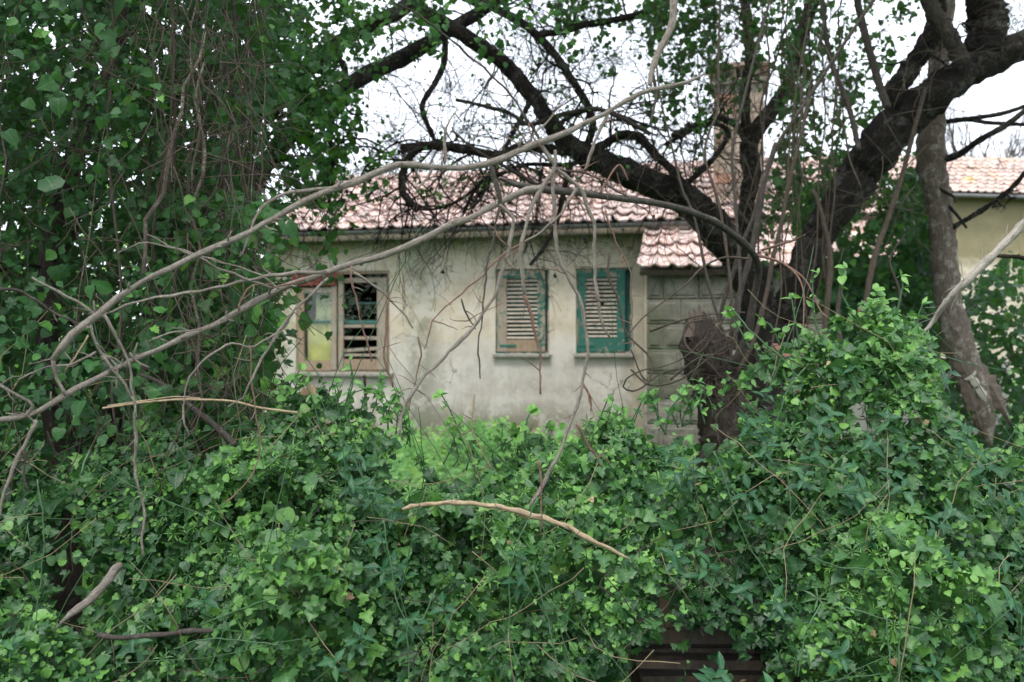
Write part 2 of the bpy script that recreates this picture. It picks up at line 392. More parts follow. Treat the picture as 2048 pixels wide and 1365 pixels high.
def stucco():
    m = MB('weathered_render'); oc = m.coord('Object'); sp = m.n('ShaderNodeSeparateXYZ', {0: oc})
    n1 = m.noise(oc, 1.3, 6, .65); n2 = m.noise(oc, 5, 10, .75); n3 = m.noise(oc, 45, 4, .7)
    c = m.mix(m.ramp(n2, [(.3, 0), (.7, 1)]), (.53, .46, .355), (.41, .355, .28))
    z = m.math('ADD', sp.outputs[2], m.math('MULTIPLY', m.math('SUBTRACT', n1, .5), .9))
    low = m.ramp(m.math('DIVIDE', z, 3.2), [(.36, 1), (.50, 0)])
    grey = m.mix(m.ramp(n2, [(.35, 0), (.65, 1)]), (.34, .315, .28), (.46, .435, .40))
    c = m.mix(m.math('MULTIPLY', low, .85), c, grey)
    band = m.ramp(m.math('DIVIDE', z, 3.2), [(.40, 0), (.455, .55), (.50, 0)])
    c = m.mix(m.math('MULTIPLY', band, n2), c, (.5, .5, .5))
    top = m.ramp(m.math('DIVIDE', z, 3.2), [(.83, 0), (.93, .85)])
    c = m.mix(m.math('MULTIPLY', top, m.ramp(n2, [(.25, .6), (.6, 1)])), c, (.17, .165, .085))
    bot = m.ramp(m.math('DIVIDE', z, 3.2), [(.09, 1), (.22, 0)])
    c = m.mix(m.math('MULTIPLY', bot, m.ramp(n1, [(.32, .3), (.52, 1)])), c, (.085, .085, .035))
    def strip(x0, wd, col, amt, c):
        xx = m.math('ABSOLUTE', m.math('SUBTRACT', m.math('ADD', sp.outputs[0], m.math('MULTIPLY', m.math('SUBTRACT', n2, .5), .3)), x0))
        k = m.ramp(m.math('DIVIDE', xx, wd), [(.25, amt), (1, 0)])
        return m.mix(m.math('MULTIPLY', k, m.ramp(n2, [(.3, .35), (.62, 1)])), c, col)
    c = strip(-.85, .34, (.14, .15, .10), .75, c)
    c = strip(2.15, .22, (.20, .18, .10), .6, c)
    c = strip(-2.75, .5, (.17, .20, .09), .6, c)
    c = strip(-3.4, .6, (.13, .16, .07), .7, c)
    sp3 = m.ramp(m.noise(oc, 90, 2, .8), [(.60, 0), (.66, .55)])
    c = m.mix(sp3, c, (.12, .11, .09))
    vs = m.noise(m.coord('Object', (9, 9, .7)), 2.2, 4, .6)
    c = m.mix(m.ramp(vs, [(.54, 0), (.8, .35)]), c, (.2, .19, .15))
    pt = m.noise(oc, 1.9, 8, .75); c = m.mix(m.ramp(pt, [(.50, 0), (.56, .45)]), c, (.56, .53, .48)); c = m.mix(m.ramp(pt, [(.36, .5), (.45, 0)]), c, (.22, .205, .17))
    dvec = m.n('ShaderNodeVectorMath', {0: oc, 1: m.n('ShaderNodeTexNoise', {'Vector': oc, 'Scale': 2.5, 'Detail': 6}).outputs[1]}, operation='ADD').outputs[0]
    cr = m.n('ShaderNodeTexVoronoi', {'Vector': dvec, 'Scale': .8}, feature='DISTANCE_TO_EDGE').outputs[0]
    crk = m.math('MULTIPLY', m.ramp(cr, [(.003, 1), (.007, 0)]), m.ramp(m.noise(oc, .9, 2), [(.5, 0), (.55, .8)]))
    c = m.mix(crk, c, (.07, .06, .045))
    chip = m.ramp(m.noise(oc, 3.3, 9, .8), [(.635, 0), (.645, .8)]); c = m.mix(chip, c, (.27, .245, .20))
    return m.bsdf(c, .95, bump=m.math('SUBTRACT', m.math('ADD', n3, n2), m.math('ADD', crk, chip)), bs=.6, bd=.008, spec=.15)
M_STUCCO = stucco()

def tile_mat(name, pink, lich):
    m = MB(name); oc = m.coord('Object'); r = m.n('ShaderNodeObjectInfo').outputs['Random']; t = m.n('ShaderNodeAttribute', attribute_name='tint').outputs['Fac']
    ge = m.n('ShaderNodeNewGeometry').outputs['Position']
    n1 = m.noise(ge, 14, 5, .7); n2 = m.noise(ge, 2.0, 4, .6); v = m.math('FRACT', m.math('ADD', r, t))
    c = m.mix(v, tuple(x * 1.12 for x in pink), tuple(x * .52 for x in pink))
    c = m.mix(m.ramp(m.noise(ge, 3.2, 5, .7), [(.56, 0), (.68, .75)]), c, (.09, .08, .065))
    c = m.mix(m.ramp(n1, [(.42, 0), (.60, .8)]), c, (.58, .51, .48))
    c = m.mix(m.ramp(n1, [(.34, .85), (.44, 0)]), c, (.10, .075, .06))
    c = m.mix(m.ramp(n2, [(.62, 0), (.72, lich)]), c, (.52, .40, .08))
    return m.bsdf(c, .75, bump=n1, bs=.3, bd=.004, spec=.35)
M_TILE = tile_mat('clay_tile', (.40, .235, .185), .15)
M_TILE2 = tile_mat('lichened_clay_tile', (.52, .34, .26), .75)
def brick_mat():
    m = MB('old_brick'); ge = m.n('ShaderNodeNewGeometry').outputs['Position']; r = m.n('ShaderNodeObjectInfo').outputs['Random']
    n = m.noise(ge, 9, 5, .7)
    c = m.ramp(r, [(0, (.20, .155, .12)), (.25, (.27, .21, .165)), (.55, (.23, .15, .115)), (.7, (.23, .19, .155)), (.88, (.26, .135, .095))], 'CONSTANT')
    c = m.mix(m.ramp(n, [(.45, 0), (.65, .4)]), c, (.34, .29, .24))
    c = m.mix(m.ramp(m.noise(ge, 3, 3), [(.55, 0), (.7, .6)]), c, (.12, .11, .07))
    return m.bsdf(c, .9, bump=n, bs=.6, bd=.01, spec=.15)
M_BRICK = brick_mat()
def block_mat():
    m = MB('mossy_concrete_block'); ge = m.n('ShaderNodeNewGeometry').outputs['Position']; r = m.n('ShaderNodeObjectInfo').outputs['Random']
    n = m.noise(ge, 7, 6, .7)
    c = m.mix(m.ramp(n, [(.35, 0), (.65, 1)]), (.13, .125, .105), (.24, .225, .19))
    c = m.mix(m.math('MULTIPLY', r, .4), c, (.11, .11, .085))
    c = m.mix(m.ramp(m.noise(ge, 1.5, 4), [(.48, 0), (.65, .8)]), c, (.085, .09, .055))
    return m.bsdf(c, .95, bump=n, bs=1, bd=.03, spec=.1)
M_BLOCK = block_mat()
M_MORTAR = plain('mortar', (.22, .20, .17), .95, .4, 25)
M_GUTTER = plain('zinc_gutter', (.13, .13, .125), .5, .4, 8, .5)
M_YELLOW = plain('yellow_board', (.47, .48, .15), .8, .3, 6)
M_RED = plain('red_oxide_paint', (.21, .045, .028), .7, .4, 14)
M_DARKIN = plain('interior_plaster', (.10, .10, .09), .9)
M_TEAL = plain('teal_paint', (.03, .12, .105), .5)
M_IRON = plain('rusted_hinge', (.02, .14, .10), .7, .5, 30)
M_STONE = plain('sill_stone', (.27, .255, .22), .9, .4, 14, bs=.5)
M_RUST = plain('rusty_plank', (.17, .08, .05), .8, .6, 12)
M_PALEWALL = plain('pale_block', (.42, .41, .38), .9, .35, 5)
def glass():
    m = MB('dusty_glass'); n = m.noise(m.coord('Object'), 6, 4)
    b = m.n('ShaderNodeBsdfGlass', {'Roughness': .02, 'IOR': 1.05}); d = m.n('ShaderNodeBsdfPrincipled', {'Base Color': (.4, .42, .38, 1), 'Roughness': .3})
    mxs = m.n('ShaderNodeMixShader', {0: m.ramp(n, [(.35, .0), (.75, .05)]), 1: b.outputs[0], 2: d.outputs[0]})
    gl = m.n('ShaderNodeBsdfGlossy', {'Roughness': .03}); m2 = m.n('ShaderNodeMixShader', {0: .03, 1: mxs.outputs[0], 2: gl.outputs[0]})
    m.t.links.new(m2.outputs[0], m.out.inputs[0]); return m.m
M_GLASS = glass()
def ochre():
    m = MB('ochre_render'); oc = m.coord('Object'); z = m.n('ShaderNodeSeparateXYZ', {0: oc}).outputs[2]
    n = m.noise(oc, 2, 6, .7); zz = m.math('ADD', z, n)
    c = m.mix(m.ramp(m.math('DIVIDE', zz, 6), [(.60, 1), (.66, 0)]), (.24, .205, .125), (.56, .50, .40))  # lower wall paler: the light falling there is put into the colour
    c = m.mix(m.ramp(n, [(.4, 0), (.7, .6)]), c, (.15, .15, .08))
    return m.bsdf(c, .95, bump=n, bs=.3, spec=.1)
M_OCHRE = ochre()
def ground_mat():
    m = MB('grassy_soil'); oc = m.coord('Object'); n = m.noise(oc, 1.2, 6, .7); n2 = m.noise(oc, 14, 5, .7)
    c = m.mix(m.ramp(n2, [(.35, 0), (.65, 1)]), (.035, .07, .018), (.075, .15, .03))
    c = m.mix(m.ramp(n, [(.5, 0), (.65, .8)]), c, (.07, .05, .03))
    return m.bsdf(c, .95, bump=n2, bs=1, bd=.05, spec=.1)
M_GROUND = ground_mat()

# ------------------------------------------------------------------ the setting: ground
g = G(); n = 60; xs = np.sign(np.linspace(-1, 1, n)) * np.abs(np.linspace(-1, 1, n)) ** 3 * 400; 
V = np.array([(x, y + 8, .05 * mnoise.noise(Vector((x * .3, y * .3, 0))) if abs(x) < 30 and abs(y) < 30 else 0) for y in xs for x in xs])
ii = np.arange(n - 1); A = (ii[:, None] * n + ii[None]).ravel()
g.add(V, np.concatenate([np.stack([A, A + 1, A + n + 1], 1), np.stack([A, A + n + 1, A + n], 1)]))
o = obj('ground', g, M_GROUND); o['kind'] = 'structure'

# ------------------------------------------------------------------ house
TH = R_(13.5); cT, sT = math.cos(TH), math.sin(TH)
P0 = (-0.444, 13.2)
def W(px, py, y=0.0):
    k = (px - CX) / F
    s = (k * (P0[1] + y * cT) - P0[0] - y * sT) / (cT + k * sT)
    Y = P0[1] - s * sT + y * cT
    return s, EYE + (CY - py) / F * Y
def wr(x0, x1, y0, y1, y=0.0):
    a = W(x0, (y0 + y1) / 2, y)[0]; b = W(x1, (y0 + y1) / 2, y)[0]
    zt = (W(x0, y0, y)[1] + W(x1, y0, y)[1]) / 2; zb = (W(x0, y1, y)[1] + W(x1, y1, y)[1]) / 2
    return a, b, zb, zt
house = thing('farmhouse', 'single storey cream rendered farmhouse with clay tile roof and green shutters', 'house', (P0[0], P0[1], 0), -TH)
rects = [wr(592, 779, 543, 745), wr(991, 1098, 538, 708), wr(1152, 1264, 536, 708)]
SL, SR, ZE = W(528, 500)[0], 5.35, 3.02
g = G(); cuts = sorted([SL, SR] + [c for r in rects for c in r[:2]])
for a, b in zip(cuts[:-1], cuts[1:]):
    rr = [r for r in rects if r[0] <= a + 1e-6 and r[1] >= b - 1e-6]
    if rr: box(g, a, b, 0, .3, -.2, rr[0][2]); box(g, a, b, 0, .3, rr[0][3], ZE)
    else: box(g, a, b, 0, .3, -.2, ZE)
box(g, SL, SL + .3, .3, 5.5, -.2, ZE); box(g, SR - .3, SR, .3, 5.5, -.2, ZE)
wall = obj('wall', g, M_STUCCO, house)
RIDY, RIDZ, EVY, EVZ = 2.75, 4.30, -.34, 3.04
for x0 in (SL, SR - .3):   # gable triangles
    g = G()
    v = [(x0, 0, ZE), (x0, 5.5, ZE), (x0, RIDY, RIDZ - .12), (x0 + .3, 0, ZE), (x0 + .3, 5.5, ZE), (x0 + .3, RIDY, RIDZ - .12)]
    g.add(v, [(0, 2, 1), (3, 4, 5), (0, 3, 5), (0, 5, 2), (1, 2, 5), (1, 5, 4)], smooth=False)
    obj('gable', g, M_STUCCO, house)
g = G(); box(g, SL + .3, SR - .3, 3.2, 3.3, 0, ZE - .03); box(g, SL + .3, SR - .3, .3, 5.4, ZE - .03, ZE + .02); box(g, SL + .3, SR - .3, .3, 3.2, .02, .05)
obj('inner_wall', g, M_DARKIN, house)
sl = math.atan2(RIDZ - EVZ, RIDY - EVY); slen = math.hypot(RIDZ - EVZ, RIDY - EVY)

def tile_mesh(name, wd=.205, ln=.39, amp=.030, mat=None, rows=1, tint=.5):
    n = 11; u = np.linspace(0, 1, n); x = (u - .5) * wd * 1.06
    z = amp * (np.cos(2 * math.pi * u) * .6 + np.cos(4 * math.pi * u) * .25)
    g = G(); v = []
    for yy, dz in ((0, .046), (ln, .004)):
        v += [(a, yy, b + dz) for a, b in zip(x, z)]
    v += [(a, 0.004, b + .046 - .026) for a, b in zip(x, z)]
    f = []
    for i in range(n - 1):
        f += [(i, i + 1, n + i + 1), (i, n + i + 1, n + i), (2 * n + i, 2 * n + i + 1, i + 1), (2 * n + i, i + 1, i)]
    for a in (0, n - 1): f += [(2 * n + a, a, n + a)]
    g.add(v, f, tint, smooth=False); me = g.mesh(name)
    if mat: me.materials.append(mat)
    return me, np.array(v), np.array(f)
def tiled(parent, x0, x1, ex, ez, ang, length, mat, score, limit=300, pitch=.205, row=.335):
    meshes = [tile_mesh('roof_tile', mat=mat, tint=t) for t in (.1, .4, .7)]
    spots = []
    nr = int(length / row) + 1; nc = int((x1 - x0) / pitch)
    for j in range(nr):
        for i in range(nc):
            d = j * row; 
            if d + .1 > length: continue
            spots.append((x0 + (i + .5) * pitch, ex + d * math.cos(ang), ez + d * math.sin(ang), j, i))
    spots.sort(key=lambda s: score(s)); rest = G(); c = 0
    for k, (x, y, z, j, i) in enumerate(spots):
        z += .02 * max(0, mnoise.noise(Vector((x * .9, y * 1.3, 5.1)))) - .02 * max(0, mnoise.noise(Vector((x * .6, y, 9.1))))
        if random.random() < .03: y -= random.uniform(.02, .05); z += .006; x += random.uniform(-.015, .015)
        q = random.randrange(3); M = Matrix.Translation((x + random.uniform(-.006, .006), y + random.uniform(-.018, .018), z + random.uniform(0, .007))) @ Matrix.Rotation(ang + random.uniform(-.015, .02), 4, 'X') @ Matrix.Rotation(random.uniform(-.03, .03), 4, 'Z') @ Matrix.Rotation(random.uniform(-.03, .03), 4, 'Y')
        if k < limit:
            t = bpy.data.objects.new('roof_tile', meshes[q][0]); COL.objects.link(t); t.parent = parent; t.matrix_basis = M
        else:
            A_ = np.array(M); rest.add(meshes[q][1] @ A_[:3, :3].T + A_[:3, 3], meshes[q][2], random.random(), smooth=False)
    if rest.n: obj('roof_tiles_beyond', rest, mat, parent, kind='stuff')
def slab(x0, x1, y0, z0, ang, length, th=.07):
    g = G(); M = Matrix.Translation((0, y0, z0)) @ Matrix.Rotation(ang, 4, 'X'); box(g, x0, x1, 0, length, -th, -.012, M=M); return g
g = slab(SL - .12, SR + .1, EVY, EVZ, sl, slen)
M_ = Matrix.Translation((0, 2 * RIDY - EVY, EVZ)) @ Matrix.Rotation(math.pi, 4, 'Z') @ Matrix.Rotation(sl, 4, 'X')
box(g, -SR - .1, -SL + .12, 0, slen - .03, -.07, -.012, M=M_)
roof = obj('roof', g, M_BVINE, house)
def sc_main(s):
    x, y, z, j, i = s; Y = P0[1] - x * sT + y * cT; X = P0[0] + x * cT + y * sT; px = CX + X / Y * F
    return (0 if 530 < px < 1440 else (1 if 1540 < px < 1860 else 2)) * 100 + j
tiled(roof, SL - .12, SR + .1, EVY, EVZ + .01, sl, slen, M_TILE, sc_main)
g = G()
for k in range(int((SR - SL + .2) / .36)):
    x = SL - .1 + k * .36; th = np.linspace(0, math.pi, 7)
    a = [(x, RIDY - .11 * math.cos(t), RIDZ + .01 + .09 * math.sin(t)) for t in th]; b = [(x + .4, RIDY - .095 * math.cos(t), RIDZ + .0 + .075 * math.sin(t)) for t in th]
    g.add(a + b, [q for i in range(6) for q in ((i, i + 8, i + 1), (i, i + 7, i + 8))], rng.random())
obj('ridge_tile', g, M_TILE, roof)
g = G(); pts = []
th = np.linspace(0, math.pi, 7)
for x in (SL - .12, W(1400, 455)[0]):
    pts += [(x, EVY - .075 + .05 * math.cos(t), EVZ - .015 - .055 * math.sin(t)) for t in th]
pin = [(x, y + (EVY - .075 - y) * .08, z + .003) for x, y, z in pts]
f = [q for i in range(6) for q in ((i, i + 1, i + 8), (i, i + 8, i + 7))]
g.add(pts, f); g.add(pin, [(a, c, b) for a, b, c in f])
obj('gutter', g, M_GUTTER, house)
g = G(); box(g, SL - .1, SR, EVY + .02, EVY + .05, EVZ - .13, EVZ - .025); obj('fascia', g, M_WBARE, house)
# gutter brackets
for px in range(600, 1400, 130):
    s = W(px, 470)[0]; g = G(); box(g, s, s + .03, EVY - .13, EVY + .018, EVZ - .085, EVZ - .073); obj('gutter_bracket', g, M_GUTTER, house)
# small vent pipe / electric box on the wall, corner pilaster
g = G(); s0 = W(1262, 600)[0]; box(g, s0 + .02, W(1287, 600)[0], -.012, -.001, -.1, ZE - .12); obj('corner_pilaster', g, plain('pilaster_render', (.36, .32, .24), .95, .45, 4), house)

# ---- windows
def louvre(parent, xa, xb, za, zb, n, yc, mat, depth=.035, tiltv=.9):
    for k in range(n):
        z = za + (k + .5) * (zb - za) / n; g = G(); h = (zb - za) / n * .62
        M = Matrix.Translation(((xa + xb) / 2, yc, z)) @ Matrix.Rotation(R_(38 + random.uniform(-5, 5)), 4, 'X') @ Matrix.Rotation(random.uniform(-.012, .012), 4, 'Y')
        box(g, -(xb - xa) / 2, (xb - xa) / 2, -depth / 2, depth / 2, -.005, .005, M=M, tint=random.random())
        obj('slat', g, mat, parent)
def shuttered(r, px, stile_l, stile_r, slatx, slaty, straps, mats, gap=None, shadow=None):
    xa, xb, za, zb = r; t = .028
    g = G(); y0, y1 = .03, .11
    box(g, xa, xa + t, y0, y1, za, zb); box(g, xb - t, xb, y0, y1, za, zb); box(g, xa + t, xb - t, y0, y1, zb - t, zb); box(g, xa + t, xb - t, y0, y1, za, za + t)
    win = obj('window', g, mats[0], house)
    g = G(); sa, sb, sz0, sz1 = wr(px[0] - 4, px[1] + 4, 709, 717); bbox(g, sa, sb, -.07, .12, za - .05, za + .001 - .004, .008); obj('sill', g, M_STONE, win)
    L0, L1 = W(stile_l[0], 600)[0], W(stile_l[1], 600)[0]; R0, R1 = W(stile_r[0], 600)[0], W(stile_r[1], 600)[0]
    q0 = W(1100, slaty[0])[1]; q1 = W(1100, slaty[1])[1]
    ys, ye = .015, .05
    g = G(); bbox(g, L0, L1, ys, ye, za + t, zb - t, .004); obj('shutter_stile', g, mats[1], win)
    g = G(); bbox(g, R0, R1, ys, ye, za + t, zb - t, .004); obj('shutter_stile', g, mats[2], win)
    g = G(); bbox(g, L1, R0, ys + .002, ye, q0, zb - t, .004); obj('shutter_rail', g, mats[3], win)
    g = G(); bbox(g, L1, R0, ys + .004, ye, za + t, q1, .004); obj('shutter_panel', g, mats[4], win)
    louvre(win, L1, R0, q1, q0, 15, (ys + ye) / 2, mats[5])
    for sx0, sx1, sy in straps:
        a, b = W(sx0, 600)[0], W(sx1, 600)[0]; z = W(1100, sy)[1]; g = G(); bbox(g, a, b, ys - .008, ys - .001, z - .018, z + .018, .003); obj('hinge', g, M_IRON, win)
    g = G(); box(g, xa + t, xb - t, .12, .13, za, zb); obj('backing', g, M_TEAL, win)
    return win
shuttered(rects[1], (991, 1098), (994, 1013), (1074, 1090), None, (557, 680), [(1006, 1030, 553), (999, 1032, 692)], [M_WHALF, M_WBARE, M_WHALF, M_WHALF, M_WBROWN, M_WLOUV])
w3 = shuttered(rects[2], (1152, 1264), (1156, 1171), (1233, 1250), None, (557, 677), [(1158, 1187, 550), (1158, 1188, 691)], [M_WHALF, M_WGREEN, M_WGREEN, M_WHALF, M_WGREEN, M_WLOUV])
# open window at the left
xa, xb, za, zb = rects[0]
g = G(); t = .04; y0, y1 = .02, .12
box(g, xa, xa + t, y0, y1, za, zb); box(g, xb - t, xb, y0, y1, za, zb); box(g, xa + t, xb - t, y0, y1, zb - t, zb); box(g, xa + t, xb - t, y0, y1, za, za + t)
w1 = obj('window', g, M_WBROWN, house)
g = G(); bbox(g, xa - .05, xb + .06, -.08, .12, za - .06, za - .004, .01); obj('sill', g, M_STONE, w1)
def wb(name, a, b, c, d, ys, ye, mat, par=w1, rot=0):
    r = wr(a, b, c, d); g = G()
    if rot:
        mxx, mz = (r[0] + r[1]) / 2, (r[2] + r[3]) / 2; M = Matrix.Translation((mxx, 0, mz)) @ Matrix.Rotation(rot, 4, 'Y')
        bbox(g, r[0] - mxx, r[1] - mxx, ys, ye, r[2] - mz, r[3] - mz, .004, M=M)
    else: bbox(g, r[0], r[1], ys, ye, r[2], r[3], .004)
    return obj(name, g, mat, par)
wb('sash_stile', 598, 608, 576, 738, .0, .045, M_WBROWN); wb('sash_stile', 662, 673, 560, 740, .0, .045, M_WBARE)
wb('sash_stile', 677, 687, 556, 740, -.01, .035, M_WBARE); wb('sash_stile', 754, 774, 556, 740, -.004, .04, M_WBARE)
wb('sash_rail', 608, 662, 576, 587, .002, .043, M_WBARE); wb('sash_rail', 608, 662, 722, 742, .002, .043, M_WBROWN)
wb('sash_rail', 687, 754, 556, 566, .002, .04, M_WBARE); wb('sash_rail', 687, 754, 719, 740, .002, .04, M_WBROWN)
wb('red_board', 585, 672, 545, 572, -.04, -.012, M_RED); wb('red_board', 640, 690, 548, 558, -.06, -.045, M_RED, rot=.1)
wb('glazing_bar', 608, 662, 642, 647, .05, .065, M_TEAL); wb('glazing_bar', 687, 754, 641, 648, .05, .065, M_TEAL)
for y, h, ro in ((653, 6, 0), (677, 6, .01), (700, 6, -.07), (711, 5, 0)): wb('shutter_slat', 687, 754, y - h / 2 - .5, y + h / 2, .012, .028, M_WBARE, rot=ro or .001)
r = wr(609, 662, 587, 722); g = G(); box(g, r[0] - .02, r[1] + .02, .056, .06, r[2], r[3]); obj('pane', g, M_GLASS, w1)
r = wr(609, 664, 587, 722); zm = W(640, 648)[1]; g = G(); box(g, r[0] + .01, r[1] + .06, .09, .11, r[2] - .05, zm); obj('yellow_board', g, M_YELLOW, w1)
g = G(); box(g, r[0] + .12, r[1] + .06, .13, .15, zm, r[3] + .1); obj('back_board', g, plain('pale_green_board', (.34, .40, .20), .7, .3, 6), w1)
wb('curtain_rail', 688, 752, 604, 608, .2, .22, M_TEAL)

# ---- chimney of hollow bricks with its mortar core
cw0, cw1 = W(1427, 300, .5)[0], W(1528, 300, .5)[0]; cy0, cy1 = .5, 1.15
zc0, zc1 = 3.1, W(1480, 168, .5)[1]
g = G(); box(g, cw0 + .014, cw1 - .014, cy0 + .014, cy1 - .014, zc0, zc1); chim = obj('chimney', g, M_MORTAR, house)
ch = .135; rowsn = int((zc1 - zc0) / ch)
def brick_obj(name, x0, x1, y0, y1, z0, z1, mat, par):
    g = G(); j = .004; box(g, x0 + random.uniform(0, j), x1 - random.uniform(0, j), y0 - random.uniform(-.003, .007), y1, z0, z1, jit=.0025); return obj(name, g, mat, par)
for k in range(rowsn):
    z0 = zc0 + k * ch; off = .15 if k % 2 else 0; x = cw0 - off
    while x < cw1 - .02:
        a = max(cw0, x); b = min(cw1, x + .29)
        if b - a > .05: brick_obj('brick', a, b, cy0, cy0 + .1, z0 + .008, z0 + ch - .006, M_BRICK, chim)
        x += .30
    for sx, e in ((cw0, 0), (cw1 - .1, 1)):
        for q in range(2):
            ya = cy0 + .108 + q * .27; brick_obj('brick', sx, sx + .1, ya, min(cy1, ya + .26), z0 + .008, z0 + ch - .006, M_BRICK, chim)
g = G(); box(g, cw0 - .05, cw1 + .05, cy0 - .05, cy1 + .05, zc1, zc1 + .07, jit=.01); obj('chimney_cap', g, M_MORTAR, chim)
for q in range(4):
    g = G(); x = cw0 + .04 + q * (cw1 - cw0 - .2) / 3; box(g, x, x + .11, cy0, cy1, zc1 + .07, zc1 + .22, jit=.008); obj('brick', g, M_BRICK, chim)
g = G(); box(g, cw0 - .08, cw1 + .08, cy0 - .08, cy1 + .08, zc1 + .22, zc1 + .27, jit=.012); obj('chimney_cap', g, M_TILE, chim)

# ------------------------------------------------------------------ lean-to beside the house (built in the house's frame)
leanto = thing('lean_to', 'low lean-to of mossy bordered blocks under a small clay tile roof against the house', 'outbuilding', (P0[0], P0[1], 0), -TH)
AY = -1.2; a0 = W(1292, 600, AY)[0]; a1 = a0 + 3.0; AZ = W(1292, 541, AY - .15)[1]
g = G(); box(g, a0 + .01, a1 - .01, AY + .02, -.002, -.2, AZ - .02); lw = obj('wall', g, M_MORTAR, leanto)
bw, bh = .415, .30; k = 0; z = -.1
while z < AZ - .03:
    x = a0 - (bw / 2 if k % 2 else 0)
    while x < a1:
        xa_, xb_ = max(a0, x) + .006, min(a1, x + bw) - .006; zt_ = min(z + bh, AZ - .03)
        if xb_ - xa_ > .08 and zt_ - z > .08:
            g = G(); bbox(g, xa_, xb_, AY, AY + .018, z + .008, zt_ - .006, .01); bbox(g, xa_ + .035, xb_ - .035, AY - .014, AY - .001, z + .045, zt_ - .04, .012); obj('block', g, M_BLOCK, lw)
        x += bw
    z += bh; k += 1
aang = math.atan2(3.0 - AZ, 1.2); alen = math.hypot(3.0 - AZ, 1.3)
aroof = obj('roof', slab(a0 - .06, a1 + .1, AY - .16, AZ, aang, alen - .02), M_BVINE, leanto)
tiled(aroof, a0 - .08, a1 + .1, AY - .18, AZ + .015, aang, alen, M_TILE, lambda s: s[3], 300)

# ------------------------------------------------------------------ second building at the right, farther off
D2 = 22.0; x2 = P(1815, 390, D2)[0]
b2 = thing('far_outbuilding', 'farther ochre building under a lichened tile roof behind the bare dead trunk', 'building', (x2, D2, 0), R_(5))
EZ2 = P(0, 390, D2)[2]
g = G(); box(g, 0, 6.5, 0, 5, -.2, EZ2 - .02); obj('wall', g, M_OCHRE, b2)
a2 = R_(26); l2 = 2.9
r2 = obj('roof', slab(-.15, 6.7, -.3, EZ2, a2, l2), M_BVINE, b2)
tiled(r2, -.15, 6.7, -.32, EZ2 + .015, a2, l2, M_TILE2, lambda s: s[3] * 100 + s[4], 300)
g = G()
for k in range(20):
    x = -.15 + k * .345; th = np.linspace(0, math.pi, 7); yy, zz = -.3 + l2 * math.cos(a2), EZ2 + l2 * math.sin(a2)
    a = [(x, yy - .12 * math.cos(t), zz + .11 * math.sin(t)) for t in th]; b = [(x + .38, yy - .1 * math.cos(t), zz + .085 * math.sin(t)) for t in th]
    g.add(a + b, [q for i in range(6) for q in ((i, i + 8, i + 1), (i, i + 7, i + 8))], rng.random())
obj('ridge_tile', g, M_TILE2, r2)
g = G(); tube(g, [(.6, -.36, EZ2 - .05), (6.7, -.36, EZ2 - .12)], .05, 8, rough=0); obj('gutter', g, M_GUTTER, b2)

# pale garden wall glimpsed behind the creeper mound
gw = thing('garden_wall', 'low pale block wall glimpsed behind the creeper mound at the right', 'wall', (P(1690, 0, 9.4)[0], 9.4, 0), R_(-3))
g = G(); box(g, .01, 1.59, .01, .16, -.1, 1.27); core = obj('core', g, M_MORTAR, gw)
for k in range(7):
    for q in range(4):
        brick_obj('block', q * .4 + .004, q * .4 + .392, 0, .17, k * .195 - .05, k * .195 + .135, M_PALEWALL, core)

# ------------------------------------------------------------------ trees
# old forked tree in the middle right
def LP(*p): return list(p)
D = 6.4
tree = thing('forked_tree', 'old dark forked tree whose crooked limbs arch over the farmhouse roof', 'tree', tuple(P(1530, CY + EYE * F / D, D)))
g = G(); ptube(g, [(1525, 1135, D, 120), (1520, 1000, D, 92), (1527, 850, D, 82), (1530, 740, D, 80), (1540, 640, D, 82)], 18, rough=.05, wob=.004, step=.04); obj('trunk', g, M_BDARK, tree)
limbA = [(1545, 700, D, 70), (1515, 600, D, 82), (1470, 510, D, 80), (1410, 435, D - .1, 74), (1355, 390, D - .1, 64), (1300, 366, D - .2, 58), (1241, 341, D - .2, 52), (1186, 318, D - .2, 48), (1142, 292, D - .2, 42), (1102, 249, D - .2, 34), (1076, 205, D - .1, 32), (1040, 165, D, 31), (1010, 128, D, 30), (966, 95, D, 30), (919, 66, D, 30), (871, 38, D + .1, 31), (830, 10, D + .2, 32), (760, -60, D + .3, 30), (640, -140, D + .4, 24)]
limbB = [(1540, 720, D, 70), (1572, 640, D, 84), (1604, 560, D - .1, 76), (1622, 505, D - .1, 74), (1640, 460, D - .1, 76), (1680, 405, D - .2, 80), (1721, 345, D - .2, 88), (1758, 296, D - .3, 92), (1813, 236, D - .3, 90), (1871, 188, D - .4, 80), (1922, 152, D - .4, 72), (1985, 118, D - .4, 70), (2060, 85, D - .4, 64), (2200, 40, D - .4, 50)]
limbs = {}
def limb(key, pts, par, mat=M_BDARK, sides=14, rough=.07, bumps=6, name='limb', **k):
    g = G(); pp, rr = ptube(g, pts, sides, rough=rough, bumps=bumps, **k); limbs[key] = (pp, rr); return obj(name, g, mat, par)
limbA = [(a, b, c, w_ * (.86 if w_ > 60 else .95)) for a, b, c, w_ in limbA]; limbB = [(a, b, c, w_ * .86) for a, b, c, w_ in limbB]
limb('A', limbA, tree, sides=18, bumps=14, wob=.003, step=.03, rough=.055); limb('B', limbB, tree, sides=20, bumps=16, wob=.004, step=.03, rough=.055)
limb('B2', line(D - .4, D - .3, 76, 68, (1965, 110), (1975, 60), (1968, 0), (1955, -120)), tree, sides=16)
limb('B3', [(1815, 200, D - .35, 40), (1787, 190, D - .35, 42), (1813, 150, D - .35, 40), (1849, 95, D - .4, 36), (1872, 40, D - .4, 34), (1880, -60, D - .4, 30)], tree)
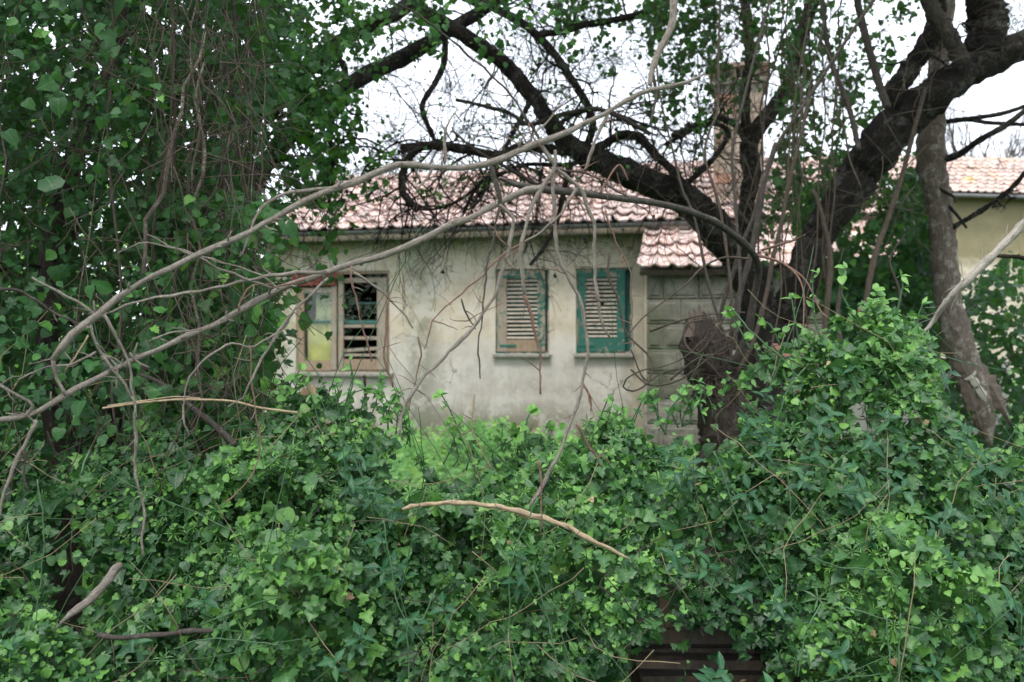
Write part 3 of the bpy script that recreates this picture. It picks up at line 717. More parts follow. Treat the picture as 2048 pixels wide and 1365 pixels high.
limb('B4', line(D - .6, D - .6, 34, 26, (1925, 125), (1900, 75), (1870, 30), (1840, -30)), tree, M_BGREY)
limb('A2', line(D - .2, D, 14, 18, (1172, 300), (1186, 249), (1171, 205), (1142, 158), (1113, 114), (1076, 73), (1040, 44), (985, 15), (930, -5), (860, -60)), tree)
limb('A3', line(D, D + .4, 14, 12, (1076, 70), (1131, 62), (1168, 50), (1215, 43), (1300, 20), (1400, -40)), tree)
limb('A4', line(D - .2, D - .5, 18, 18, (1130, 305), (1113, 300), (1075, 298), (1040, 296), (996, 311), (930, 299), (875, 291), (805, 297)), tree)
limb('A5', line(D - .5, D - .6, 16, 13, (850, 290), (822, 311), (806, 348), (806, 385), (822, 405), (834, 421)), tree)
limb('A6', line(D - .1, D - .3, 18, 16, (1150, 310), (1201, 293), (1241, 271), (1278, 275), (1310, 310), (1340, 336), (1375, 380)), tree)
limb('A7', line(D + .2, D - .4, 13, 9, (889, 60), (889, 121), (871, 165), (845, 209), (853, 245), (873, 289)), tree)
limb('A8', line(D - .2, D - .4, 11, 6, (1140, 330), (1125, 395), (1112, 450), (1085, 500), (1060, 530)), tree)
limb('A9', line(D - .2, D - .5, 10, 5, (1060, 205), (1030, 260), (985, 340), (950, 380), (925, 430), (905, 470)), tree)
limb('A10', line(D, D - .4, 12, 8, (1350, 385), (1400, 345), (1440, 300), (1455, 262), (1410, 245), (1344, 271)), tree)
limb('A11', line(D, D - .2, 9, 4, (1186, 318), (1130, 330), (1050, 330), (1000, 350), (960, 370), (920, 400), (860, 420), (800, 408)), tree)
limb('A13', line(D - .3, D - .6, 7, 9, (912, 200), (966, 212), (1021, 228), (1060, 250), (1113, 232), (1186, 218), (1240, 235), (1300, 268)), tree, M_BGREY)
limb('A14', line(D - .6, D - .5, 4, 9, (905, 262), (950, 300), (985, 320), (1030, 345), (1090, 380)), tree, M_BGREY)
limb('A12', line(D - .2, D - .5, 8, 4, (1113, 250), (1160, 226), (1210, 222), (1290, 250), (1330, 262)), tree)

# mossy upright stem behind the stump, ivy clad
D3 = 6.9
tr3 = thing('ivy_clad_stem', 'upright mossy stem wrapped in ivy just in front of the brick chimney', 'tree', tuple(P(1500, CY + EYE * F / D3, D3)))
limb('M', [(1500, 1090, D3, 50), (1496, 700, D3, 40), (1490, 500, D3, 34), (1494, 403, D3, 30), (1505, 348, D3, 32), (1497, 293, D3, 34), (1530, 240, D3, 30), (1556, 205, D3, 28), (1578, 165, D3, 26), (1604, 73, D3, 26), (1630, -10, D3, 24), (1650, -120, D3, 20)], tr3, name='trunk', bumps=12)
limb('M2', line(D3, D3, 16, 8, (1497, 290), (1470, 250), (1430, 238), (1380, 262), (1330, 290)), tr3)
limb('M3', line(D3, D3, 22, 18, (1500, 300), (1488, 200), (1500, 110), (1490, 0), (1480, -80)), tr3)

# tree at the left with limbs crossing the sky
D4 = 4.6
ltree = thing('left_tree', 'dark tree inside the vine curtain with two limbs crossing the sky at the top left', 'tree', tuple(P(135, CY + EYE * F / 3.4, 3.4)))
limb('LT', [(125, 1520, 3.4, 95), (130, 1200, 3.4, 66), (140, 1060, 3.4, 56), (128, 960, 3.4, 52), (100, 760, 3.5, 40), (92, 620, 3.6, 36), (110, 430, 3.8, 36), (170, 260, 4.0, 34), (230, 120, 4.2, 30), (260, -60, 4.4, 26)], ltree, M_BROT, name='trunk')
limb('L3', [(130, 980, 3.4, 60), (240, 800, 3.9, 50), (380, 560, 4.5, 44), (480, 400, 5.2, 40), (564, 290, 6, 34), (600, 236, 6.2, 34), (637, 209, 6.4, 33), (692, 174, 6.6, 32), (746, 143, 6.8, 32), (801, 117, 7, 30), (875, 75, 7, 28), (930, 42, 7, 27), (975, 12, 7, 26), (1040, -50, 7, 22)], ltree)
limb('L4', [(300, 650, 4.2, 40), (400, 400, 5, 38), (476, 260, 5.4, 34), (549, 190, 5.6, 32), (637, 118, 6, 30), (666, 92, 6, 28), (710, 68, 6, 27), (758, 44, 6, 28), (809, 16, 6.1, 28), (870, -40, 6.2, 24)], ltree)
limb('L5', line(5.2, 5.4, 30, 18, (600, 190), (520, 205), (400, 190), (300, 180), (220, 186), (120, 215)), ltree)
limb('L6', [(145, 990, 3.35, 30), (180, 985, 3.3, 40), (215, 1000, 3.25, 36), (252, 1030, 3.2, 24)], ltree, M_BGREY)
limb('L7', line(5.8, 5.8, 14, 8, (660, 100), (690, 140), (680, 200), (660, 260), (665, 330), (650, 380)), ltree)
limb('L8', line(5.5, 5.2, 16, 12, (420, 130), (330, 60), (250, 0), (200, -60)), ltree)

# fine twigs of the two trees
def twigs_from(keys, n, L, r0, tree_, droop=-.12, name='twigs', level=2, kids=3, mat=M_BDARK, lo=.1, hi=1, bias=(0, 0, -.3)):
    g = G(); tips = []
    for _ in range(n):
        pp, rr = limbs[keys[rng.integers(len(keys))]]; i = int(rng.uniform(lo, hi) * (len(pp) - 1)); 
        grow(g, pp[i], unit(rng.standard_normal(3) * (1, .6, 1) + np.array(bias)), rng.uniform(*L), r0 * rng.uniform(.6, 1.2), level, .45, droop, kids, 5, tips)
    obj(name, g, mat, tree_, kind='stuff'); return tips
tipsA = twigs_from(['A', 'A2', 'A4', 'A5', 'A9', 'A11', 'A12', 'A6'], 85, (.35, .9), .0075, tree, lo=.15, hi=.85)
twigs_from(['A13', 'A14', 'A4', 'A2', 'A12', 'A8', 'A9'], 60, (.25, .8), .005, tree, name='grey_twigs', mat=M_BGREY, droop=-.05, bias=(0, 0, 0))
tipsB = twigs_from(['A3', 'A2', 'B3', 'B2', 'A10', 'M'], 30, (.3, .9), .008, tree)
tipsC = twigs_from(['L3', 'L4', 'L7'], 42, (.3, .9), .008, ltree, lo=.3)
tipsD = twigs_from(['L5', 'L8', 'LT'], 22, (.4, .8), .007, ltree)
tipsM = twigs_from(['M', 'M3', 'M2'], 60, (.3, .9), .007, tr3, level=1, kids=4, mat=M_BVINE, lo=.3, bias=(0, 0, .1), droop=0)

# cones and cypress sprays
def ball(g, c, r, t=.5):
    th = np.linspace(0, math.pi, 6); ph = np.linspace(0, 2 * math.pi, 7)[:-1]; v = []
    for a in th:
        for b in ph: v.append(c + r * (1 + .15 * rng.standard_normal()) * np.array([math.sin(a) * math.cos(b), math.sin(a) * math.sin(b), math.cos(a)]))
    f = []
    for i in range(5):
        for j in range(6): a, b = i * 6 + j, i * 6 + (j + 1) % 6; f += [(a, a + 6, b), (b, a + 6, b + 6)]
    g.add(v, f, t)
def put_cones(tips, n, par):
    for _ in range(n):
        p = tips[rng.integers(len(tips))]; g = G(); c = p[rng.integers(2, len(p))]; 
        for q in range(rng.integers(1, 4)): ball(g, c + rng.uniform(-.02, .02, 3), rng.uniform(.009, .014))
        obj('cone', g, M_CONE, par)
twigs_from(['A', 'A2', 'A3', 'A4', 'A13', 'A12', 'A11', 'A7', 'A10'], 90, (.4, 1.0), .0042, tree, name='fine_twigs', level=2, kids=4, droop=-.02, bias=(0, -.1, .25), lo=.15, hi=.95)
twigs_from(['L3', 'L4', 'L7'], 30, (.4, .9), .004, ltree, name='fine_twigs', level=2, kids=4, droop=-.04, bias=(.4, 0, 0), lo=.5)
lv = Leaves()
for p_ in tipsA + tipsC[:]:
    if rng.random() < .4 and p_[-1][2] > EYE + (CY - 400) / F * p_[-1][1]:
        m = rng.integers(2, 6); q = p_[rng.integers(len(p_) // 2, len(p_), m)] + rng.standard_normal((m, 3)) * .02; lv.add(q, orient(m, (0, -.5, .5), .7, .6), rng.uniform(.018, .034, m), rng.uniform(.4, .95, m), 'round')
lv.build(tree, M_IVY, 0, 'small_leaves')
put_cones(tipsA, 34, tree); put_cones(tipsC, 22, ltree)
def spray(par, spots, mat=M_CYP, name='cypress_foliage', n=520, size=.032):
    lv = Leaves()
    for px, py, d, rad in spots:
        c = P(px, py, d); m = int(n * (rad / 50) ** 2) + 40; rad_m = rad * d / F
        p = c + rng.standard_normal((m, 3)) * rad_m * np.array([.5, .4, .38]); nn = orient(m, (0, -.4, .4), .8, .2)
        lv.add(p, nn, rng.uniform(.6, 1.4, m) * size, rng.uniform(.1, .8, m), 'blade')
        lv.add(p + rng.standard_normal(p.shape) * .012, orient(m, (0, -.4, .4), .8, .3), rng.uniform(.6, 1.4, m) * size, rng.uniform(.1, .8, m), 'blade')
    lv.build(par, mat, 0, name)
spray(tree, [(905, 165, 7.4, 42), (1075, 110, 7.4, 50), (1110, 130, 7.2, 35), (1200, 130, 7.6, 55), (1250, 110, 7.4, 45), (1060, 60, 7.5, 45), (930, 250, 7.2, 30), (1330, 150, 7.6, 60), (1410, 210, 7.6, 40),
             (2010, 30, 7, 60), (2040, 60, 7, 40), (1990, -20, 7, 60), (1660, 180, 7.4, 50), (1640, 120, 7.5, 60), (1690, 170, 7.2, 40), (1590, 180, 7.6, 50), (1180, 20, 7.5, 60), (1320, 60, 7.5, 70), (1450, 60, 7.6, 80), (1420, 130, 7.6, 60)])
spray(tree, [(745, 480, 6.2, 40), (700, 600, 5.8, 26), (650, 600, 5.6, 30), (640, 650, 5.6, 26), (690, 640, 5.6, 26), (820, 530, 6, 35), (740, 620, 5.8, 24), (755, 560, 5.9, 30), (860, 500, 6, 28)], M_LICH, 'lichen', 200, .022)

# bare dead trunk at the right
D5 = 6.7
dead = thing('dead_trunk', 'bare grey-brown dead trunk with a splintered lower end at the right', 'tree trunk', tuple(P(1975, 890, D5)))
g = G(); pp, rr = ptube(g, [(1980, 893, D5, 8), (1973, 862, D5, 30), (1962, 815, D5, 48), (1948, 770, D5, 62), (1930, 728, D5, 60), (1912, 670, D5, 56), (1896, 600, D5, 50), (1889, 530, D5, 49), (1884, 458, D5, 47), (1873, 385, D5, 50), (1862, 311, D5, 56), (1865, 250, D5, 46), (1872, 190, D5, 42), (1880, 100, D5 + .1, 40), (1890, 0, D5 + .2, 38), (1900, -120, D5 + .2, 34)], 18, rough=.045, bumps=5, step=.025)
obj('trunk', g, M_BDEAD, dead)
def splinter(pts, w, t, mat, par, name='splinter'):
    g = G(); p, r = catmull([P(a, b, d) for a, b, d in pts], np.ones(len(pts)), .03); n = len(p); v = []
    for i in range(n):
        ww = w * D5 / F * (1 - (i / (n - 1)) ** 1.6) * (1 + .25 * rng.standard_normal()) + .003
        T = unit(p[min(n - 1, i + 1)] - p[max(0, i - 1)]); S = unit(np.cross(T, [0, 1, 0])); v += [p[i] - S * ww / 2, p[i] + np.array([0, -t, 0]), p[i] + S * ww / 2, p[i] + np.array([0, t, 0])]
    f = []
    for i in range(n - 1):
        for j in range(4): a, b = i * 4 + j, i * 4 + (j + 1) % 4; f += [(a, b, b + 4), (a, b + 4, a + 4)]
    g.add(v, f, rng.random(), smooth=False); return obj(name, g, mat, par)
splinter([(1945, 735, D5 - .06), (1975, 765, D5 - .07), (1995, 800, D5 - .06), (2008, 825, D5 - .05), (2024, 856, D5 - .04)], 36, .022, M_BDEAD, dead)
splinter([(1925, 735, D5 - .07), (1938, 790, D5 - .08), (1955, 840, D5 - .07), (1968, 880, D5 - .05)], 28, .02, M_BROT, dead)
splinter([(1940, 750, D5 - .1), (1962, 780, D5 - .1), (1975, 815, D5 - .08), (1980, 840, D5 - .06)], 22, .014, M_BWHITE, dead)
splinter([(1915, 720, D5 - .08), (1930, 745, D5 - .09), (1935, 770, D5 - .08)], 24, .015, M_BROT, dead)
splinter([(1960, 745, D5 - .04), (1990, 775, D5 - .03), (2000, 800, D5 - .03)], 20, .015, M_BVINE, dead)
def br(name, pts, mat, par, sides=8, **k):
    g = G(); pp, rr = ptube(g, pts, sides, **k); obj(name, g, mat, par); return pp, rr
br('branch', line(D5, D5 - .4, 16, 10, (1868, 326), (1900, 316), (1923, 306), (1960, 280), (2013, 250), (2070, 205)), M_BDARK, dead, bumps=5)
br('branch', line(D5, D5 - .3, 10, 9, (1868, 478), (1915, 450), (1967, 419), (2018, 381), (2060, 335)), M_BDARK, dead, bumps=14, rough=.12)
br('branch', line(D5 + .1, D5 - .2, 11, 8, (1872, 250), (1900, 243), (1960, 235), (2010, 226), (2070, 205)), M_BDARK, dead, bumps=4)
br('branch', line(D5 - .05, D5 - .2, 7, 5, (1895, 409), (1915, 432), (1933, 456)), M_BDARK, dead); br('branch', line(D5 - .05, D5 - .2, 7, 4, (1872, 373), (1893, 386), (1910, 396), (1911, 404)), M_BDARK, dead)
br('branch', line(D5 + .1, D5 - .2, 9, 8, (1900, 243), (1935, 240), (1980, 246), (2060, 250)), M_BDARK, dead)
g = G()
for a, b in ((2010, 385), (2025, 378), (2040, 360), (2000, 400), (2030, 395), (1985, 412)): grow(g, P(a, b, D5 - .3), (rng.uniform(-1, 1), -.3, -.5), .12, .008, 1, .8, 0, 4)
obj('knots', g, M_BDARK, dead, kind='stuff')
br2 = thing('dark_side_branch', 'short dark branch poking in from the right edge over the bush', 'branch', tuple(P(2060, 520, 4.6)))
br('stem', line(4.6, 4.7, 9, 6, (2075, 525), (2040, 515), (2010, 513), (1990, 511)), M_BDARK, br2, bumps=8)

# splintered bleached branch
wbr = thing('bleached_branch', 'whitish frayed branch slanting down from the right edge to the creeper', 'branch', tuple(P(2100, 405, 3.1)))
pp, rr = br('stem', [(2130, 380, 3.0, 20), (2048, 449, 3.1, 17), (1996, 500, 3.1, 15), (1941, 556, 3.1, 15), (1893, 604, 3.15, 13), (1865, 645, 3.2, 9), (1840, 672, 3.2, 3)], M_BWHITE, wbr, bumps=6, rough=.1)
g = G()
for _ in range(70):
    i = rng.integers(2, len(pp) - 1); d = unit(pp[i + 1 if i + 1 < len(pp) else i] - pp[i - 1]); grow(g, pp[i], unit(d * rng.choice([-1, 1]) + rng.standard_normal(3) * .35), rng.uniform(.03, .12), .0012, 0, .3, 0, 0, 4, minr=.0005)
obj('fibres', g, M_BWHITE, wbr, kind='stuff')

# hollow stump with shoots
D6 = 4.3
st = thing('hollow_stump', 'rotten reddish-brown hollow stump sprouting thin shoots before the block lean-to', 'stump', tuple(P(1450, CY + EYE * F / D6, D6)))
g = G()
ptube(g, [(1460, 1345, D6, 140), (1455, 1000, D6, 100), (1448, 850, D6, 92), (1440, 790, D6, 88), (1422, 745, D6, 92), (1408, 700, D6, 82), (1403, 660, D6, 62), (1405, 640, D6, 50)], 30, rough=.10, bumps=14, step=.025); obj('trunk', g, M_BROT, st)
for a, b, c, d_ in ((1385, 650, 1378, 625), (1400, 648, 1398, 610), (1412, 652, 1418, 622), (1425, 665, 1440, 645), (1392, 655, 1388, 618), (1418, 660, 1428, 632)):
    splinter([(a, b + 25, D6 - .05), (a, b, D6 - .04), (c, d_, D6 - .02)], 17, .012, M_BROT, st)
g = G()
for _ in range(90):
    c = P(rng.uniform(1378, 1470), rng.uniform(650, 800), D6 - .09); grow(g, c, (rng.uniform(-1, 1), -.6, rng.uniform(-.6, .6)), rng.uniform(.04, .18), .0026, 0, .7, 0, 0, 4, minr=.0009)
obj('rootlets', g, M_BVINE, st, kind='stuff')
ptlist = [
 ('shoot', [(1468, 730, D6 - .1, 26), (1490, 684, D6 - .15, 22), (1500, 644, D6 - .2, 20), (1510, 585, D6 - .25, 19), (1518, 545, D6 - .3, 18), (1509, 512, D6 - .4, 17), (1483, 483, D6 - .5, 17), (1446, 455, D6 - .7, 17), (1428, 443, D6 - .8, 17), (1373, 421, D6 - 1.0, 17), (1300, 405, D6 - 1.2, 17), (1222, 395, D6 - 1.4, 17), (1149, 385, D6 - 1.55, 18), (1061, 377, D6 - 1.7, 17), (1021, 366, D6 - 1.75, 12), (999, 357, D6 - 1.8, 6)], M_BGREY),
 ('shoot', line(D6 + .1, D6, 17, 14, (1455, 740), (1461, 688), (1479, 589), (1498, 523), (1514, 450), (1527, 366), (1553, 288)), M_BGREY),
 ('shoot', line(D6 + .2, D6, 12, 8, (1450, 745), (1440, 640), (1472, 530), (1479, 500), (1505, 440), (1527, 366), (1553, 293), (1604, 216), (1666, 121), (1747, 0), (1790, -70)), M_BGREY),
 ('shoot', line(D6 + .1, D6, 12, 9, (1460, 760), (1500, 700), (1530, 600), (1545, 520), (1564, 440), (1578, 366), (1600, 278), (1618, 200)), M_BVINE),
 ('shoot', line(D6, D6 + .2, 8, 4, (1465, 720), (1420, 580), (1390, 440), (1365, 380), (1348, 311), (1322, 201), (1310, 100)), M_BGREY),
 ('shoot', line(D6, D6 + .2, 8, 5, (1470, 700), (1460, 560), (1440, 420), (1410, 315), (1420, 260), (1435, 220), (1437, 100), (1442, -20)), M_BVINE),
 ('shoot', line(D6, D6 + .3, 9, 6, (1470, 690), (1480, 560), (1470, 400), (1465, 300), (1490, 190), (1512, 103), (1540, 0), (1560, -60)), M_BGREY),
 ('shoot', line(D6 - .1, D6 - .3, 8, 3, (1446, 760), (1405, 720), (1369, 735), (1327, 745), (1290, 760), (1262, 700)), M_BGREY)]
shootpaths = []
for nm, pts, mt in ptlist: pts = [(a, b, c, d_ * .78) for a, b, c, d_ in pts]; shootpaths.append(br(nm, pts, mt, st, 9, bumps=6, rough=.05))
# thin arcs
g = G()
for pts in ([(1498, 518), (1446, 516), (1402, 538), (1376, 565), (1332, 600), (1288, 634), (1252, 675)],
            [(1219, 506), (1217, 554), (1237, 601), (1252, 664), (1294, 708), (1305, 730), (1296, 766), (1266, 783), (1246, 774), (1252, 759), (1285, 741), (1327, 733), (1369, 715), (1412, 675)],
            [(1300, 663), (1350, 645), (1410, 630), (1490, 625)], [(1405, 640), (1372, 650), (1372, 690), (1400, 705), (1440, 650), (1465, 600)], [(1340, 760), (1400, 715), (1450, 705), (1478, 660)],
            [(1262, 740), (1300, 770), (1360, 760), (1420, 715), (1460, 690)]):
    ptube(g, line(D6 - .3, D6 - .5, 5, 2.6, *pts), 6, rough=.05, tint=rng.random())
obj('thin_shoots', g, M_BVINE, st, kind='stuff')
for i, pts in enumerate(([(1516, 510), (1570, 530), (1605, 575), (1606, 680)], [(1516, 512), (1560, 525), (1610, 560), (1640, 620), (1655, 635)], [(1525, 500), (1590, 480), (1610, 470)])):
    g = G(); ptube(g, line(D6 - .4, D6 - .6, 5.5, 2.5, *pts), 6, rough=.05); obj('red_shoot', g, M_BRED, st)

# saplings / straight shoots on the right
sapl = thing('grey_sapling', 'thin grey saplings rising from the creeper between the forked tree and the dead trunk', 'sapling', tuple(P(1700, 1140, 6)))
for pts, w0, w1 in (([(1725, 700), (1725, 648), (1747, 523), (1772, 450), (1805, 348), (1831, 249), (1850, 180)], 13, 8), ([(1640, 760), (1652, 633), (1661, 523), (1648, 450), (1635, 400), (1625, 380)], 13, 7),
                    ([(1718, 300), (1695, 205), (1666, 136), (1652, 73), (1645, 0)], 11, 9), ([(1775, 215), (1761, 176), (1739, 103), (1714, 0), (1705, -50)], 16, 13), ([(1683, 720), (1676, 620), (1690, 540)], 12, 8), ([(1760, 700), (1800, 600), (1780, 520), (1810, 470)], 6, 3)):
    br('stem', line(5.6, 5.8, w0, w1, *pts), M_BVINE if w0 == 13 else M_BGREY, sapl, bumps=4)
pale = thing('pale_branch', 'pale twisted branch dropping from the top edge above the lean-to', 'branch', tuple(P(1348, -60, 3.6)))
br('stem', line(3.6, 3.5, 18, 9, (1350, -70), (1348, 0), (1342, 55), (1318, 103), (1303, 145), (1300, 170)), M_BPALE, pale, bumps=6)
br('stem', line(3.6, 3.5, 8, 4, (1303, 140), (1312, 190), (1300, 250)), M_BGREY, pale)

# ------------------------------------------------------------------ foreground bare branches
def spurs(path, par):
    for _ in range(22):
        pp, rr = path; i = rng.integers(2, len(pp) - 2); T_ = unit(pp[i + 1] - pp[i]); n_ = unit(np.cross(T_, rng.standard_normal(3))); g = G(); L = rng.uniform(.008, .03); q = pp[i] + n_ * rr[i] * .6
        tube(g, [q, q + n_ * L * .5 + T_ * L * .2, q + n_ * L + T_ * L * .6], [rr[i] * .5, rr[i] * .38, rr[i] * .3], 6, rough=.1); obj('spur', g, M_BPALE, par)
fa = thing('upper_bare_branch', 'long bare grey branch rising from the left to the top centre before the roof', 'branch', tuple(P(106, 716, 1.7)))
def d_of(x, a=1.75, b=2.3): return a + (b - a) * x / 1400
A_ = [(104, 719, 14), (126, 694, 18), (146, 672, 17), (194, 629, 15), (234, 595, 15), (311, 551, 14), (403, 507, 14), (502, 463, 13), (549, 438, 13), (600, 405, 13), (702, 368, 14), (798, 330, 15), (856, 333, 16), (922, 339, 17), (966, 330, 17), (1040, 302, 16), (1113, 273, 14), (1186, 240, 13), (1241, 209, 12), (1300, 180, 11), (1373, 167, 8), (1412, 146, 4)]
FA = br('stem', [(x, y, d_of(x), w_ * .68) for x, y, w_ in A_], M_BPALE, fa, 12, bumps=34, rough=.06, wob=.0016)
def tw(par, w0, w1, *xy, mat=M_BPALE, off=0, dd=None, a=1.75, b=2.3):
    pts = [(x, y, (dd if dd else d_of(x, a, b)) + off, (w0 + (w1 - w0) * i / (len(xy) - 1)) * .78) for i, (x, y) in enumerate(xy)]
    return br('twig', pts, mat, par, 7, bumps=9, rough=.08, wob=.0014)
TW = []
def T(*a, **k): TW.append(tw(fa, *a, **k))
T(10, 5, (798, 331), (740, 350), (673, 374), (600, 383), (545, 398), (515, 430), (500, 465), (482, 512))
T(11, 8, (984, 335), (996, 385), (999, 411), mat=M_BGREY); T(9, 8, (999, 411), (1025, 437), (1021, 484), (1006, 539), (992, 583), (970, 623), (948, 653), (921, 682), (866, 737), (830, 777), (808, 821), (797, 869))
T(10, 8, (1113, 335), (1076, 388), (1054, 444), (1043, 492), (1043, 536), (1050, 590)); T(8, 4, (1050, 590), (1068, 656), (1081, 719), (1079, 789), mat=M_BRED)
T(9, 8, (1110, 300), (1107, 366), (1107, 400), (1111, 455), (1116, 517), (1134, 550), (1156, 590), (1167, 634), (1175, 693), (1167, 759), (1153, 814), (1138, 854), (1117, 910), (1093, 955), (1062, 1011))
T(9, 8, (1080, 285), (1113, 337), (1157, 374), (1178, 422), (1189, 459), (1189, 535), (1197, 605)); T(7, 3, (1197, 605), (1204, 649), (1221, 677))
T(4, 2.5, (1211, 422), (1230, 481), (1259, 539), (1263, 600), (1266, 693), mat=M_BRED)
T(4, 6, (783, 2), (820, 20), (856, 44), (893, 73), (966, 136), (1021, 190), (1069, 264), (1113, 334), mat=M_BGREY)
T(5, 2, (1051, 289), (1095, 242), (1150, 178)); T(7, 2, (889, 328), (893, 256), (915, 218)); T(7, 3, (864, 335), (853, 358), (834, 382))
T(8, 6, (1216, 222), (1206, 250), (1186, 293), (1171, 340)); T(4, 4, (1201, 390), (1219, 352), (1241, 330), (1256, 362), mat=M_BRED)
T(5, 2, (1167, 770), (1180, 796), (1181, 823), mat=M_BRED); T(6, 3, (1153, 847), (1182, 900), (1205, 935), mat=M_BRED)
T(5, 2.5, (1057, 480), (1010, 506), (958, 557), (910, 598), (866, 642), (850, 700), mat=M_BRED); T(6, 3, (999, 411), (988, 473), (973, 539), (966, 620), (957, 693), (960, 757), mat=M_BGREY)
T(7, 3, (1157, 374), (1110, 440), (1057, 480), (1010, 506)); T(4, 2, (921, 600), (940, 640), (950, 660), mat=M_BGREY)
T(5, 2, (1124, 340), (1180, 350), (1230, 380), (1290, 420), (1340, 470), mat=M_BGREY); T(4, 2, (1113, 330), (1000, 270), (940, 262))
T(5, 3, (1079, 920), (1083, 1000), (1081, 1066), mat=M_BRED); T(4, 2, (950, 790), (944, 850), (962, 900), (986, 940), mat=M_DRY, off=.3)
g = G()
for pth, r in TW:
    for _ in range(3):
        i = rng.integers(1, len(pth)); grow(g, pth[i - 1], unit(rng.standard_normal(3) * (1, .4, 1) + (0, 0, -.2)), rng.uniform(.015, .08), .0016, 0, .4, -.05, 0, 4, minr=.0006)
obj('fine_twigs', g, M_BRED, fa, kind='stuff')
spurs(FA, fa)

fb = thing('lower_bare_branch', 'long pale bare branch with side twigs running up from the left edge past the windows', 'branch', tuple(P(0, 840, 2.0)))
TW = []
def T2(*a, **k): TW.append(tw(fb, *a, a=2.0, b=2.6, **k))
B_ = [(-120, 862, 10), (0, 840, 11), (55, 833, 12), (128, 792, 12), (183, 763, 12), (271, 719, 13), (403, 661, 13), (476, 624, 14), (557, 580, 14), (621, 557, 14), (646, 547, 14), (701, 530, 15), (811, 495, 14), (903, 449, 14), (939, 437, 14), (999, 406, 14), (1052, 380, 14), (1085, 377, 13)]
FB = br('stem', [(x, y, d_of(x, 2.0, 2.68), w_ * .76) for x, y, w_ in B_], M_BPALE, fb, 12, bumps=34, rough=.06, wob=.0012)
T2(9, 4, (646, 546), (600, 546), (545, 552), (494, 561), (427, 577), (340, 592), (290, 600), (250, 612), (208, 628), (178, 628))
T2(6, 3, (542, 576), (487, 556), (436, 536), (399, 516), (344, 496), (311, 488), (278, 488), (234, 507)); T2(4, 3, (560, 578), (513, 547), (458, 529), (395, 510), (344, 494), (293, 468))
T2(7, 6, (62, 556), (139, 596), (194, 629), (209, 633), (234, 677), (256, 721), (267, 798), (271, 853), (271, 950), (276, 975), (289, 1020), (284, 1071), (287, 1108))
T2(7, 5, (-20, 577), (44, 584), (95, 618), (161, 651), mat=M_BGREY); T2(7, 4, (176, 640), (194, 692), (212, 714), (231, 728), (234, 778)); T2(7, 5, (205, 712), (234, 750), (256, 780), (271, 805))
T2(8, 6, (106, 716), (114, 758), (132, 790)); T2(4, 2.5, (176, 670), (157, 706), (128, 743), mat=M_DRY); T2(5, 3, (194, 703), (147, 727), (81, 738), (37, 761))
T2(7, 6, (-20, 765), (0, 772), (37, 792), (66, 813), (55, 831)); T2(9, 6, (73, 840), (55, 878), (37, 915), (20, 951), (5, 1006), (-5, 1040)); T2(5, 3, (50, 900), (48, 960), (62, 985), mat=M_BGREY)
T2(5, 3, (700, 534), (705, 565), (720, 634), (734, 686), (745, 722), mat=M_BRED); T2(6, 3, (709, 546), (749, 572), (782, 601), (811, 634), (826, 656)); T2(4, 3, (835, 675), (842, 711), (833, 752), (817, 821), mat=M_BRED)
T2(5, 4, (776, 601), (773, 649), (769, 693), (771, 730), (787, 775), mat=M_BRED); T2(6, 4, (657, 556), (610, 601), (584, 627), (566, 656), (507, 693), (465, 688), (421, 710), (388, 743), (370, 780), (368, 835), (377, 873))
T2(7, 3, (584, 627), (548, 678), (518, 730), (493, 780), (487, 795), (455, 815)); T2(4, 3, (403, 659), (350, 665), (304, 677)); T2(4, 3, (500, 690), (505, 780), (520, 900), (490, 970), (450, 1005), mat=M_BRED)
T2(4, 3, (476, 624), (483, 600), (505, 572), (545, 568), mat=M_BRED); T2(5, 3, (271, 719), (260, 705)); T2(4, 2, (55, 833), (30, 830), (12, 826)); T2(5, 3, (610, 560), (570, 570), (540, 577), mat=M_BRED)
g = G()
for pth, r in TW:
    for _ in range(3):
        i = rng.integers(1, len(pth)); grow(g, pth[i - 1], unit(rng.standard_normal(3) * (1, .4, 1)), rng.uniform(.01, .06), .0015, 0, .4, -.05, 0, 4, minr=.0006)
obj('fine_twigs', g, M_BPALE, fb, kind='stuff')
spurs(FB, fb)

s1 = thing('peeled_stick', 'peeled yellowish stick arching over the low creeper in the centre', 'stick', tuple(P(813, 1016, 2.55)))
br('stem', [(806, 1018, 2.56, 4), (822, 1014, 2.55, 8), (854, 1009, 2.5, 8), (922, 1006, 2.48, 9), (1008, 1016, 2.45, 9), (1059, 1030, 2.45, 10), (1127, 1050, 2.42, 9), (1178, 1078, 2.4, 8), (1247, 1112, 2.4, 4), (1258, 1122, 2.42, 2)], M_BPEEL, s1, 12, bumps=14, wob=.0012, rough=.09)
s2 = thing('thin_peeled_stick', 'thin pale split stick lying almost level across the vines at the left', 'stick', tuple(P(209, 816, 2.3)))
br('stem', line(2.3, 2.45, 4, 5, (205, 817), (275, 807), (348, 800), (403, 800), (465, 803), (520, 816), (595, 826)), M_BPEEL, s2, 8, rough=.08); br('stem', line(2.29, 2.4, 3, 3, (215, 812), (300, 800), (350, 794), (400, 797)), M_BPEEL, s2, 6)
s3 = thing('fallen_dark_stick', 'dark grey stick slanting down to the right behind the level pale stick', 'stick', tuple(P(275, 748, 2.9)))
br('stem', line(2.9, 2.8, 5, 14, (275, 748), (311, 761), (348, 787), (385, 816), (436, 857), (470, 890)), M_BGREY, s3, 8, bumps=4)
s4 = thing('cut_pale_limb', 'short pale sawn limb leaning in the creeper at the lower left', 'stick', tuple(P(110, 1250, 2.6)))
